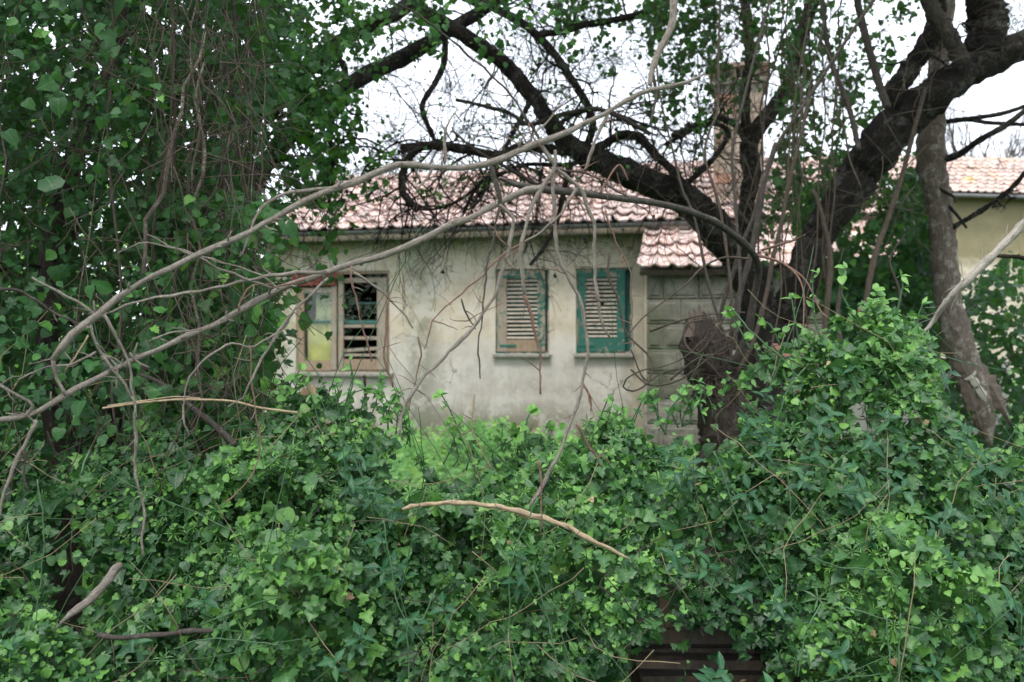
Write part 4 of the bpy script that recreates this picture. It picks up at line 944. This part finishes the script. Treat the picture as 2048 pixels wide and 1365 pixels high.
br('stem', [(240, 1132, 2.6, 15), (228, 1142, 2.56, 17), (215, 1162, 2.5, 15), (180, 1200, 2.44, 17), (150, 1222, 2.41, 15), (133, 1236, 2.4, 9), (120, 1248, 2.4, 4), (108, 1262, 2.4, 2)], M_BPALE, s4, 12, bumps=4, rough=.06)
s5 = thing('low_grey_stick', 'grey stick lying level low in the creeper at the bottom left', 'stick', tuple(P(200, 1272, 2.3)))
br('stem', line(2.2, 2.2, 10, 9, (195, 1270), (240, 1276), (290, 1272), (340, 1268), (380, 1262), (425, 1262)), M_BGREY, s5, 8, bumps=3)
pk = thing('rusty_plank', 'rusty orange plank leaning in the creeper mound below the forked tree', 'plank', tuple(P(1611, 790, 3.4)))
g = G(); a, b = P(1548, 700, 3.5), P(1620, 800, 3.3); mid = (a + b) / 2; dv = Vector(b - a); M = Matrix.Translation(Vector(mid)) @ dv.to_track_quat('X', 'Z').to_matrix().to_4x4(); box(g, -dv.length / 2, dv.length / 2, -.02, .02, -.03, .03, M=M); obj('board', g, M_RUST, pk)
vs = thing('broken_stake', 'short brown stake standing up under the open window', 'stake', tuple(P(729, 800, 5)))
br('stem', line(5, 5, 7, 5, (732, 860), (731, 800), (729, 752)), M_BVINE, vs, 6)

# wooden pallet / bench at the bottom right
PD = 2.75
pal = thing('wooden_pallet', 'dark wet wooden pallet half buried under the creeper at the bottom right', 'pallet', tuple(P(1430, 1500, PD)))
def bd(name, x0, x1, y0, y1, d, th, rot=0):
    g = G(); p0, p1 = P(x0, y1, d), P(x1, y0, d); M = Matrix.Translation(((p0[0] + p1[0]) / 2, d, (p0[2] + p1[2]) / 2)) @ Matrix.Rotation(rot, 4, 'Y'); wx, wz = (p1[0] - p0[0]) / 2, (p1[2] - p0[2]) / 2
    box(g, -wx, wx, 0, th, -wz, wz, M=M, jit=.003); return obj(name, g, M_PALLET, pal)
bd('top_board', 1255, 1610, 1262, 1288, PD, .16, .012); bd('slat', 1280, 1600, 1296, 1312, PD + .05, .1, -.01); bd('slat', 1275, 1640, 1322, 1340, PD - .02, .1, .01); bd('slat', 1285, 1620, 1352, 1372, PD, .1, -.008); bd('slat', 1270, 1640, 1392, 1412, PD, .1)
bd('end_post', 1262, 1292, 1290, 1480, PD + .12, .08); bd('end_post', 1560, 1590, 1290, 1480, PD + .12, .08); bd('corner_post', 1318, 1358, 1186, 1262, PD + .02, .09, .06)

# ------------------------------------------------------------------ the creeper hedge
sil = np.array([(-500, 830), (-200, 830), (0, 850), (300, 850), (480, 840), (560, 815), (640, 800), (730, 812), (790, 848), (850, 900), (950, 925), (1050, 900), (1150, 878), (1300, 850), (1400, 825), (1480, 795), (1520, 750), (1600, 715), (1700, 680), (1800, 665), (1850, 705), (1880, 850), (1950, 905), (2048, 915), (2300, 880), (2700, 880)], float)
def topz(x, d): return EYE + (CY - np.interp(CX + x / d * F, sil[:, 0], sil[:, 1])) / F * d
def fbm(p, s, o=3):
    return np.array([sum(mnoise.noise(Vector((q[0] * s * 2 ** k, q[1] * s * 2 ** k, q[2] * s * 2 ** k + 3.7 * k))) / 2 ** k for k in range(o)) for q in p])
def hedge(n, x0, x1, lv, kinds, size, tint, thick=.22, vmax=1.0, vmin=0.0, clump=0):
    x = rng.uniform(x0, x1, n); v = rng.uniform(vmin, vmax, n) ** .85
    if clump:
        cx, cv = rng.uniform(x0, x1, clump), rng.uniform(vmin, vmax, clump); ci = rng.integers(0, clump, n)
        x = cx[ci] + rng.standard_normal(n) * .09; v = np.clip(cv[ci] + rng.standard_normal(n) * .05, 0, 1)
    dt = 3.05; xt = x * 1.0
    zt = topz(xt, dt)
    y = 2.18 + (dt - 2.18) * v ** 1.4; z = .12 + (zt - .12) * (1 - (1 - v) ** 1.35)
    p = np.stack([x * (1 - .12 * (1 - v)), y, z], 1)
    nz = fbm(p, 2.4, 3); inward = rng.exponential(thick * .45, n)
    nrm = unit(np.stack([np.zeros(n), -np.ones(n) * (1.1 - v), .35 + v], 1))
    p = p + nrm * (nz[:, None] * .24 - inward[:, None])
    hx = CX + p[:, 0] / p[:, 1] * F; hy = CY - (p[:, 2] - EYE) / p[:, 1] * F
    keep = (fbm(p, 4.5, 2) > -.24 - .5 * (inward > .12))
    for ex, ey, ax, ay, am in ((1390, 1335, 135, 82, .96), (1342, 1222, 40, 45, .75), (1330, 1110, 150, 90, .45), (132, 1110, 42, 95, .8), (180, 1200, 75, 62, .75), (200, 1010, 70, 40, .6), (300, 1275, 130, 22, .6)):
        keep &= ~((((hx - ex) / ax) ** 2 + ((hy - ey) / ay) ** 2 < 1) & (rng.random(n) < am))
    p, v, inward, nz = p[keep], v[keep], inward[keep], nz[keep]; m = len(p)
    R = orient(m, np.stack([np.zeros(m), -.75 * np.ones(m), .75 * np.ones(m)], 1), .66, .5)
    s = np.exp(rng.normal(math.log(size), .32, m))
    t = np.clip(tint + rng.standard_normal(m) * .18 + (rng.random(m) < .1) * .4 + nz * .3, 0, 1)
    kk = rng.integers(0, len(kinds), m)
    for i, kd in enumerate(kinds):
        q = kk == i; lv.add(p[q], R[q], s[q], t[q], kd, inward[q])
hed = [('creeper_thicket', 'tangled green creeper covering the bottom left below the vine curtain', -2.4, -.62), ('creeper_thicket', 'low green creeper in the bottom centre under the peeled stick', -.62, .42), ('creeper_thicket', 'tall mound of leafy green creeper filling the bottom right', .42, 2.5)]
hroots = []
for nm, lb, x0, x1 in hed:
    t = thing(nm, lb, 'creeper', ((x0 + x1) / 2, 2.5, 0), group='creeper covering the foreground'); hroots.append(t)
    lv = Leaves(); wd = x1 - x0
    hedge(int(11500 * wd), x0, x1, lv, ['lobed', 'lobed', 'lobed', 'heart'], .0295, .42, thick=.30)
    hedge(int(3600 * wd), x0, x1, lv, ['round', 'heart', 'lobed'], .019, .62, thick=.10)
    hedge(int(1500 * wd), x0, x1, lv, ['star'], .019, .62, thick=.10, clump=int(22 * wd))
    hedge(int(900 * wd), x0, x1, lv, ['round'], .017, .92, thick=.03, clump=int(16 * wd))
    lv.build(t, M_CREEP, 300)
    ld = Leaves(); hedge(int(60 * wd), x0, x1, ld, ['heart', 'lobed', 'lance'], .020, .5, thick=.10); ld.build(t, M_DEADL, 0, 'dead_leaves')
    # stems inside and over the thicket
    g = G(); g2 = G(); g3 = G()
    for k in range(int(110 * wd)):
        x = rng.uniform(x0, x1); v = rng.random(); zt = topz(np.array([x]), 3.05)[0]; y = 2.16 + .85 * v ** 1.4; z = .12 + (zt - .12) * (1 - (1 - v) ** 1.35)
        q = k % 3; gg = (g, g2, g3)[q]
        d = unit(np.array([rng.uniform(-1, 1), -.1, rng.uniform(-1, 1) if q else rng.uniform(-2, 2)])); L = rng.uniform(.15, .5) if q else rng.uniform(.25, .7)
        grow(gg, np.array([x, y - .02 + .08 * (q == 1), z]), d, L, (.0017, .0018, .0011)[q] * rng.uniform(.6, 1.2), 0, (.16, .55, .4)[q], 0, 0, 5, minr=.0009)
    obj('green_stems', g, M_GSTEM, t, kind='stuff'); obj('dead_stems', g2, M_BVINE, t, kind='stuff'); obj('dry_stalks', g3, M_DRY, t, kind='stuff')
for pts, root in (([(963, 1043), (1008, 1105), (1018, 1146), (1021, 1276), (1042, 1334)], 1), ([(1076, 996), (1045, 1064), (1021, 1125)], 1), ([(1066, 1132), (1093, 1228), (1110, 1310), (1120, 1380)], 1),
                  ([(1427, 903), (1447, 951), (1461, 999), (1495, 1085), (1560, 1187), (1597, 1228)], 2), ([(1577, 920), (1580, 1002), (1597, 1088), (1669, 1132), (1785, 1146), (1792, 1190)], 2), ([(1642, 1207), (1611, 1269), (1597, 1354)], 2),
                  ([(1690, 1214), (1758, 1235), (1840, 1259)], 2), ([(1772, 1230), (1782, 1354)], 2), ([(1802, 1228), (1796, 1354)], 2), ([(1611, 736), (1578, 776), (1556, 835), (1527, 926)], 2), ([(1461, 615), (1505, 666), (1564, 717), (1600, 760)], 2),
                  ([(870, 1180), (845, 1240), (815, 1245), (820, 1365)], 1), ([(766, 1040), (785, 1150), (800, 1220), (870, 1320)], 1), ([(75, 960), (88, 1080), (70, 1250)], 0), ([(180, 900), (160, 950)], 0), ([(400, 1250), (520, 1205), (560, 1195)], 0), ([(345, 1300), (420, 1278), (560, 1290)], 0)):
    g = G(); ptube(g, line(2.28 if pts[0][1] > 890 else 2.75, 2.24 if pts[0][1] > 890 else 2.7, 3.2, 2.2, *pts), 6, rough=.04, wob=.0012, bumps=4); obj('green_stem', g, M_GSTEM, hroots[root])

# upright leafy shoots on top of the hedge
def leafy(par, pts, w, mat, kind, size, tint, per=2, glob=None):
    g = G(); pp, rr = ptube(g, line(*([pts[0][2]] * 2), w, w * .5, *[(a, b) for a, b, _ in pts]), 5, rough=.03); obj('shoot', g, M_GSTEM, par)
    for i in range(3, len(pp), max(3, len(pp) // 9)):
        for k in range(per):
            glob.add(pp[i:i + 1], orient(1, (rng.uniform(-.5, .5), -.5, .8), .5, -.2), size * rng.uniform(.6, 1.2), np.clip(tint + rng.uniform(-.15, .15), 0, 1), kind)
    glob.add(pp[-1:], orient(1, (0, -.6, .6), .4, -1), size, min(1, tint + .15), kind); glob.add(pp[-1:], orient(1, (.4, -.6, .6), .4, -1), size * .8, min(1, tint + .15), kind)
lv = Leaves()
SH = [([(985, 985), (950, 940), (925, 880), (900, 820), (883, 790)], 1), ([(700, 860), (690, 815), (705, 770), (700, 720)], 0), ([(640, 860), (625, 800), (612, 770)], 0), ([(1650, 760), (1645, 690), (1630, 640), (1625, 560), (1636, 548)], 2), ([(1725, 660), (1700, 620), (1680, 575), (1690, 535)], 2),
      ([(1790, 680), (1795, 620), (1805, 575), (1802, 552)], 2), ([(1840, 680), (1835, 640), (1845, 610)], 2), ([(1600, 700), (1590, 640), (1582, 590)], 2), ([(1180, 900), (1195, 850), (1215, 800)], 1), ([(1050, 900), (1052, 850), (1060, 825)], 1), ([(1245, 880), (1240, 840), (1245, 815)], 1),
      ([(1330, 870), (1340, 820), (1365, 790)], 1), ([(1410, 850), (1400, 800), (1415, 770)], 2), ([(560, 840), (575, 780), (600, 740)], 0), ([(1500, 700), (1480, 660), (1455, 620)], 2), ([(1750, 660), (1760, 610), (1750, 580)], 2), ([(1560, 690), (1540, 650), (1520, 640)], 2)]
for pts, r_ in SH: leafy(hroots[r_], [(a, b, 2.95) for a, b in pts], 5, M_GSTEM, 'lance' if rng.random() < .35 else 'round', .034, .85, 2, lv)
for _ in range(60):
    px = rng.uniform(560, 2040); y0 = np.interp(px, sil[:, 0], sil[:, 1]) + 20; pts = [(px, y0, 3.0), (px + rng.uniform(-15, 15), y0 - rng.uniform(20, 40), 3.0), (px + rng.uniform(-35, 35), y0 - rng.uniform(45, 85), 3.0)]
    leafy(hroots[0 if px < 640 else 1 if px < 1285 else 2], pts, 3.5, M_GSTEM, ['round', 'lance', 'lobed', 'heart'][rng.integers(4)], .03, .7, 2, lv)
lv.build(hroots[2], M_CREEP, 0, 'shoot_leaves')

# glossy dark shrub within the right of the thicket
gl = thing('glossy_shrub', 'dark glossy pointed-leaf shoots growing through the creeper mound', 'shrub', (1.1, 2.6, 0))
lv = Leaves()
def whorls(n, x0, x1, v0, v1):
    for _ in range(n):
        x = rng.uniform(x0, x1); v = rng.uniform(v0, v1); zt = topz(np.array([x]), 3.05)[0]
        c = np.array([x * (1 - .12 * (1 - v)), 2.1 + .87 * v ** 1.4, .12 + (zt - .12) * (1 - (1 - v) ** 1.35)]); c[2] += .02; k = rng.integers(5, 9); up = unit(np.array([rng.uniform(-.4, .4), -.7, .7]))
        a = rng.uniform(0, 6); e1 = unit(np.cross(up, [1, .1, 0])); e2 = np.cross(up, e1)
        for q in range(k):
            th = a + q * 2.4; d = unit(np.cos(th) * e1 + np.sin(th) * e2 + up * .25); R = frames(up[None] + .2 * rng.standard_normal((1, 3)), d[None]); lv.add((c + up * .012 * q - up * .03)[None], R, rng.uniform(.035, .055), np.clip(rng.normal(.35, .15), 0, 1), 'lance', np.zeros(1))
whorls(85, .45, 2.0, .05, .95); whorls(22, -.5, .3, .1, .8); whorls(12, -1.6, -.5, .0, .5)
lv.build(gl, M_GLOSS, 300)

# ------------------------------------------------------------------ yard weeds behind the hedge
wd_ = thing('yard_weeds', 'bright green weeds and nettles growing in front of the farmhouse wall', 'weeds', (0, 9, 0)); 
lv = Leaves(); n = 26000
x = rng.uniform(-5, 7, n); y = rng.uniform(3.9, 12.6, n); lim = P0[1] - (x - P0[0]) * math.tan(TH) - .15 - np.where(x > 1.4, 1.25, 0); k = y < lim; x, y = x[k], y[k]; n = len(x)
hm = .18 + .16 * (fbm(np.stack([x, y, 0 * x], 1), .9, 2) + .5); hm = np.clip(hm, .04, .5) * np.where((x > -2.2) & (x < .0) & (y > 10), 1.35, 1.0)
z = hm * (1 - rng.random(n) ** 2.2 * .8); p = np.stack([x, y, z], 1)
kk = rng.integers(0, 3, n)
for i, kd in enumerate(('heart', 'lobed', 'star')):
    q = kk == i; m = q.sum(); lv.add(p[q], orient(m, (0, -.35, 1), .35, .1), rng.uniform(.04, .085, m) * (.75 if kd == 'star' else 1), np.clip(rng.normal(.55, .2, m), 0, 1), kd)
for _ in range(260):
    xx, yy = rng.uniform(-3.5, 4), rng.uniform(5, 12.2)
    if yy > P0[1] - (xx - P0[0]) * math.tan(TH) - .3 - (1.25 if xx > 1.4 else 0): continue
    hh = rng.uniform(.3, .62); m = rng.integers(8, 18); zz = np.linspace(.1, hh, m); tt = rng.uniform(.1, .95)
    p = np.stack([xx + rng.standard_normal(m) * .05, yy + rng.standard_normal(m) * .05, zz], 1); lv.add(p, orient(m, (0, -.4, .9), .5, .2), rng.uniform(.05, .10) * np.ones(m), tt, KN[rng.integers(0, 3)])
lv.build(wd_, M_WEED, 0)
g = G()
for _ in range(160): grow(g, np.array([rng.uniform(-3, 3.5), rng.uniform(5, 11.5), 0]), (rng.uniform(-.5, .5), rng.uniform(-.3, .3), 1.2), rng.uniform(.3, .7), .003, 1, .15, 0, 2)
obj('dead_stalks', g, M_DRY, wd_, kind='stuff')
bigw = thing('tall_weed', 'feathery dark green weed standing against the foot of the house wall', 'weed', tuple(P(1000, 682 + EYE * F / 9.5, 9.5)))
lv = Leaves(); c0 = P(950, 870, 9.5); g = G()
for k in range(16):
    s = np.array([c0[0] + rng.uniform(-.05, .05), 9.5, 0]); d = unit(np.array([rng.uniform(-.6, .6), rng.uniform(-.3, .3), 1.2])); tp = []; grow(g, s, d, .72, .004, 0, .12, -.06, 0, 5, tp)
    for p_ in tp[0][3:]: lv.add(np.repeat(p_[None], 7, 0) + rng.standard_normal((7, 3)) * .03, orient(7, (0, -.3, 1), .4, .2), rng.uniform(.04, .07, 7), rng.uniform(.05, .4, 7), 'lance')
obj('stem', g, M_GSTEM, bigw); lv.build(bigw, M_WEED, 0)

# ------------------------------------------------------------------ the vine curtain at the left
cur = thing('vine_curtain', 'dense dark curtain of heart-leaved vines hanging over the whole left side', 'vine', (-2.0, 4.0, 0))
def mass(lv, n, rect, dr, kinds, size, tint, hole=-.3, s=2.5, jit=.5, bias=(0, -.8, .35), edge=None):
    px = rng.uniform(rect[0], rect[1], n); py = rng.uniform(rect[2], rect[3], n); d = rng.uniform(dr[0], dr[1], n) 
    p = np.stack([(px - CX) / F * d, d, EYE + (CY - py) / F * d], 1); f_ = fbm(p, s, 2); keep = (f_ > hole) & (p[:, 2] > .03)
    if edge is not None: keep &= edge(px, py, d, f_)
    p = p[keep]; m = len(p); d = d[keep]; f_ = f_[keep]
    kk = rng.integers(0, len(kinds), m); R = orient(m, bias, jit, .8); sz = np.exp(rng.normal(math.log(size), .3, m)); t = np.clip(tint + rng.standard_normal(m) * .16 + (rng.random(m) < .06) * .4, 0, 1)
    for i, kd in enumerate(kinds):
        q = kk == i; lv.add(p[q], R[q], sz[q], t[q], kd, (d[q] - dr[0]) * .25)
ledge = lambda px, py, d, f_: px < 470 + 70 * f_ + 50 * np.sin(py / 90.) + np.where(py < 380, 60, 0) + (rng.random(len(px)) < .35) * rng.exponential(55, len(px))
lv = Leaves()
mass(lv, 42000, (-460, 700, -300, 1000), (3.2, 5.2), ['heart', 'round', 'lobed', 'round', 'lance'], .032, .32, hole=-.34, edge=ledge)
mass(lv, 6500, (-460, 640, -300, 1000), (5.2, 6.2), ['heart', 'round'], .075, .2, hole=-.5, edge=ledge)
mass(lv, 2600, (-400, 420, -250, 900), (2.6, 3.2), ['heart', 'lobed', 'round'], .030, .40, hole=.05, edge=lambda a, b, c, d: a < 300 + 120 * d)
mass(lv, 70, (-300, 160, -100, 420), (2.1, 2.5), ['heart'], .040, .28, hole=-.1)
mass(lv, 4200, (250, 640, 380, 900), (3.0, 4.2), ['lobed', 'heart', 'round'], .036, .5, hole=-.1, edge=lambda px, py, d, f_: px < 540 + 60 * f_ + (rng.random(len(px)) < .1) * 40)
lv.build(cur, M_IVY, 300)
for k in range(54):
    px = rng.choice([rng.uniform(-60, 520), rng.uniform(300, 530), rng.uniform(360, 420), rng.uniform(440, 540)]); d = rng.uniform(3.0, 4.4); wdt = rng.uniform(2.5, 8.5) * (.7 if px > 500 else 1); y0, y1 = rng.uniform(-200, 150), rng.uniform(400, 1050); 
    if px > 540: y1 = rng.uniform(200, 560)
    lean = rng.uniform(-140, 30); nn = 9; pts = [(px + lean * i / nn + rng.uniform(-17, 17), y0 + (y1 - y0) * i / nn, d, wdt * (.6 + .4 * i / nn)) for i in range(nn + 1)]
    g = G(); ptube(g, pts, 7, rough=.08, bumps=6, step=.06); obj('vine_stem', g, [M_BVINE, M_BDEAD, M_BVINE][k % 3], cur)
g = G()
for k in range(620):
    px = rng.choice([rng.uniform(-60, 540), rng.uniform(330, 520)]); py = rng.uniform(-60, 950); d = rng.uniform(2.7, 4.6); grow(g, P(px, py, d), (rng.uniform(-.8, .8), rng.uniform(-.3, .3), rng.uniform(-1.6, 1.0)), rng.uniform(.15, .5), .0021, 1, .38, -.03, 2, 5)
obj('tendrils', g, M_BVINE, cur, kind='stuff')

# ------------------------------------------------------------------ ivy strands on the right and in the crown
def strands(lv, g, rects, dr, Lr, per_m, spread, kinds, size, tint, droop=-.35):
    for (x0, x1, y0, y1, n) in rects:
        for _ in range(n):
            d = rng.uniform(*dr); p = P(rng.uniform(x0, x1), rng.uniform(y0, y1), d); tp = []; grow(g, p, (rng.uniform(-.6, .6), rng.uniform(-.4, .4), -.6), rng.uniform(*Lr), .0022, 0, .35, droop, 0, 4, tp)
            q = tp[0]; L = len(q) * .06; m = max(4, int(L * per_m)); ii = rng.integers(0, len(q), m); pp = q[ii] + rng.standard_normal((m, 3)) * spread
            kk = rng.integers(0, len(kinds), m); R = orient(m, (0, -.7, .4), .6, .7)
            for i, kd in enumerate(kinds):
                w_ = kk == i
                if w_.any(): lv.add(pp[w_], R[w_], np.exp(rng.normal(math.log(size), .3, w_.sum())), np.clip(rng.normal(tint, .2, w_.sum()), 0, 1), kd)
def plant(name, label, cat, base, rects, dr, Lr, per_m, spread, kinds, size, tint, mat=M_IVY, nparts=300, **k):
    t = thing(name, label, cat, tuple(base), group='ivy hanging in the trees'); lv = Leaves(); g = G(); strands(lv, g, rects, dr, Lr, per_m, spread, kinds, size, tint, **k); obj('stems', g, M_BVINE, t, kind='stuff'); return t, lv
t, lv = plant('ivy', 'ivy hanging in ragged clumps from the upper left limbs against the sky', 'ivy', P(640, -50, 5.5), [(540, 690, -60, 120, 26), (550, 690, 120, 320, 24), (590, 700, 260, 380, 7), (700, 860, -60, 20, 10), (860, 1100, -80, -10, 9), (640, 760, 220, 320, 5)], (4.8, 6.0), (.15, .5), 75, .035, ['heart', 'round', 'lobed'], .038, .66); lv.build(t, M_IVY, 300)
t, lv = plant('ivy', 'leafy ivy covering the upright stem around the brick chimney', 'ivy', P(1500, 1090, 6.6), [(1280, 1420, -80, 50, 20), (1400, 1640, -80, 80, 26), (1380, 1480, 60, 200, 5), (1560, 1640, 80, 330, 20), (1290, 1380, 60, 180, 5), (1120, 1290, -90, 0, 12), (1560, 1640, 300, 420, 6)], (6.0, 7.4), (.2, .6), 85, .04, ['heart', 'lobed', 'round'], .040, .48); lv.build(t, M_IVY, 300)
t, lv = plant('ivy', 'ivy strands hanging between the forked tree and the dead trunk', 'ivy', P(1750, 1090, 6.2), [(1640, 1860, -80, 80, 18), (1680, 1770, 120, 260, 11), (1640, 1720, 260, 380, 10), (1640, 1850, 300, 460, 16)], (6.7, 7.7), (.15, .5), 75, .04, ['heart', 'lobed', 'round'], .040, .5)
mass(lv, 1500, (1590, 1700, 370, 620), (7.0, 8.2), ['heart', 'lobed', 'round'], .05, .35, hole=-.1)
mass(lv, 5200, (1655, 1875, 330, 800), (6.8, 8.2), ['heart', 'lobed'], .065, .3, hole=-.25, edge=lambda px, py, d, f_: (py > 545 - (px - 1650) * 1.15 + 60 * f_)); lv.build(t, M_IVY, 300)
bush = thing('dark_bush', 'dark rounded ivy bush in front of the far ochre building', 'bush', tuple(P(1980, 1000, 8)))
lv = Leaves(); mass(lv, 4600, (1880, 2250, 470, 980), (7.2, 8.8), ['heart', 'round', 'lobed'], .06, .3, hole=-.3, edge=lambda px, py, d, f_: py > 545 + 40 * f_ + 35 * np.sin(px / 37.) - np.where(px > 1930, 10, 0)); lv.build(bush, M_IVY, 300)
g = G()
for _ in range(60): grow(g, P(rng.uniform(1880, 2200), rng.uniform(600, 900), 7.9), (rng.uniform(-1, 1), 0, rng.uniform(-.5, 1)), .6, .005, 1, .3, 0, 2)
obj('twigs', g, M_BVINE, bush, kind='stuff')
# thin hanging vines
hv = thing('bare_vines', 'tangle of thin bare vines hanging around the chimney and the forked tree', 'vine', tuple(P(1500, -100, 5.6)))
g = G()
for k in range(260):
    px = rng.uniform(1290, 1880) if k % 3 else rng.uniform(1400, 1600); py = rng.uniform(-60, 500); grow(g, P(px, py, rng.uniform(5.0, 7.0)), (rng.uniform(-.7, .7), rng.uniform(-.3, .3), rng.uniform(-1, 1)), rng.uniform(.2, .7), .0024, 1, .42, -.02, 2, 5)
obj('tendrils', g, M_BVINE, hv, kind='stuff')
for k in range(15):
    px = rng.uniform(1480, 1720); nn = 6; y0, y1 = rng.uniform(-100, 100), rng.uniform(350, 720); ln = rng.uniform(-90, 90); d = rng.uniform(4.8, 6.2); wv = rng.uniform(2, 4.5)
    g = G(); ptube(g, [(px + ln * i / nn + rng.uniform(-14, 14), y0 + (y1 - y0) * i / nn, d, wv) for i in range(nn + 1)], 6, rough=.06, bumps=3); obj('vine_stem', g, M_BVINE, hv)

# unseen crown added above the frame to shade the vines, leaving the yard open
crown = thing('shade_crown', 'unseen leafy crown added above the frame to block sky light over the vines', 'added shade crown', (0, 5, 4.4))
lv = Leaves(); n = 15000; x = rng.uniform(-5, 4.5, n); y = rng.uniform(2.6, 9.0, n); y = np.where((x > -.9) & (y < 4.2), y + 2.2, y); y = np.where(x > -.9, np.minimum(y, 6.9 - .6 * (y % 1)), y); z = EYE + y * .40 + rng.uniform(0, 1.6, n); p = np.stack([x, y, z], 1); f_ = fbm(p, 1.0, 2); kp = f_ > np.where(x < -.9, -.5, .08); p = p[kp]; n = len(p)
lv.add(p, orient(n, (0, -.2, 1), .5, .4), rng.uniform(.07, .12, n), rng.uniform(.1, .7, n), 'heart'); lv.build(crown, M_IVY, 0)
g = G()
for _ in range(40): grow(g, np.array([rng.uniform(-4, 4), rng.uniform(3, 8.5), rng.uniform(4.6, 5.4)]), rng.standard_normal(3) * (1, 1, .3), 1.3, .02, 1, .3, 0, 3)
obj('branches', g, M_BDARK, crown, kind='stuff')

# far bare trees and background shrubs
def bare(px, d, h, lab, seed, w=.11, mat=M_BGREY):
    b = P(px, 0, d); b[2] = 0; t = thing('bare_tree', lab, 'tree', tuple(b), group='leafless trees behind the roofs'); g = G(); tube(g, [b, b + [.1, 0, h * .45], b + [-.05, 0, h * .75]], [w, w * .7, w * .5], 8); obj('trunk', g, mat, t); g = G()
    for k in range(16): grow(g, b + [0, 0, h * rng.uniform(.4, .75)], (rng.uniform(-1, 1), rng.uniform(-.5, .5), rng.uniform(.5, 1.5)), h * rng.uniform(.25, .45), w * .4, 2, .25, .03, 4, 5, minr=.007)
    obj('branches', g, mat, t, kind='stuff')
bare(1938, 30, 9.5, 'leafless pale tree rising behind the far roof nearest the dead trunk', 1, .14); bare(2010, 32, 9.2, 'leafless tree behind the far roof at the right edge of the view', 2, .1); bare(1290, 30, 8.0, 'faint leafless tree behind the farmhouse ridge left of the chimney', 3, .1); bare(820, 30, 8.6, 'faint leafless tree behind the left part of the farmhouse ridge', 3, .1)
def shrub(px, py, d, r, lab, n=2500, tint=.6, mat=M_WEED, sz=.12):
    b = P(px, 0, d); b[2] = 0; t = thing('background_shrub', lab, 'shrub', tuple(b), group='shrubs behind the creeper'); c = P(px, py, d); lv = Leaves(); q = unit(rng.standard_normal((n, 3))) * rng.uniform(.6, 1, (n, 1)); p = c + q * np.array(r); p = p[p[:, 2] > 0]; n = len(p)
    lv.add(p, orient(n, (0, -.4, .7), .6, .3), rng.uniform(.6, 1.3, n) * sz, rng.uniform(.1, .9, n), 'round'); lv.build(t, mat, 0); g = G(); tube(g, [b, c], [.08, .03], 6); obj('trunk', g, M_BVINE, t)
shrub(655, 470, 17, (1.0, .8, 1.2), 'pale grey-green olive bush beside the left end of the farmhouse roof', tint=.5, mat=M_LICH, n=1600)
shrub(330, 640, 15, (3, 1.5, 2.4), 'green shrub behind the vine curtain at the left', n=3500); shrub(-60, 700, 14, (2.6, 1.5, 1.8), 'green shrub beyond the vine curtain at the far left', n=3000)
shrub(1790, 800, 10.5, (1.6, .6, .55), 'bright green shrub at the foot of the pale garden wall', n=2600, sz=.08)
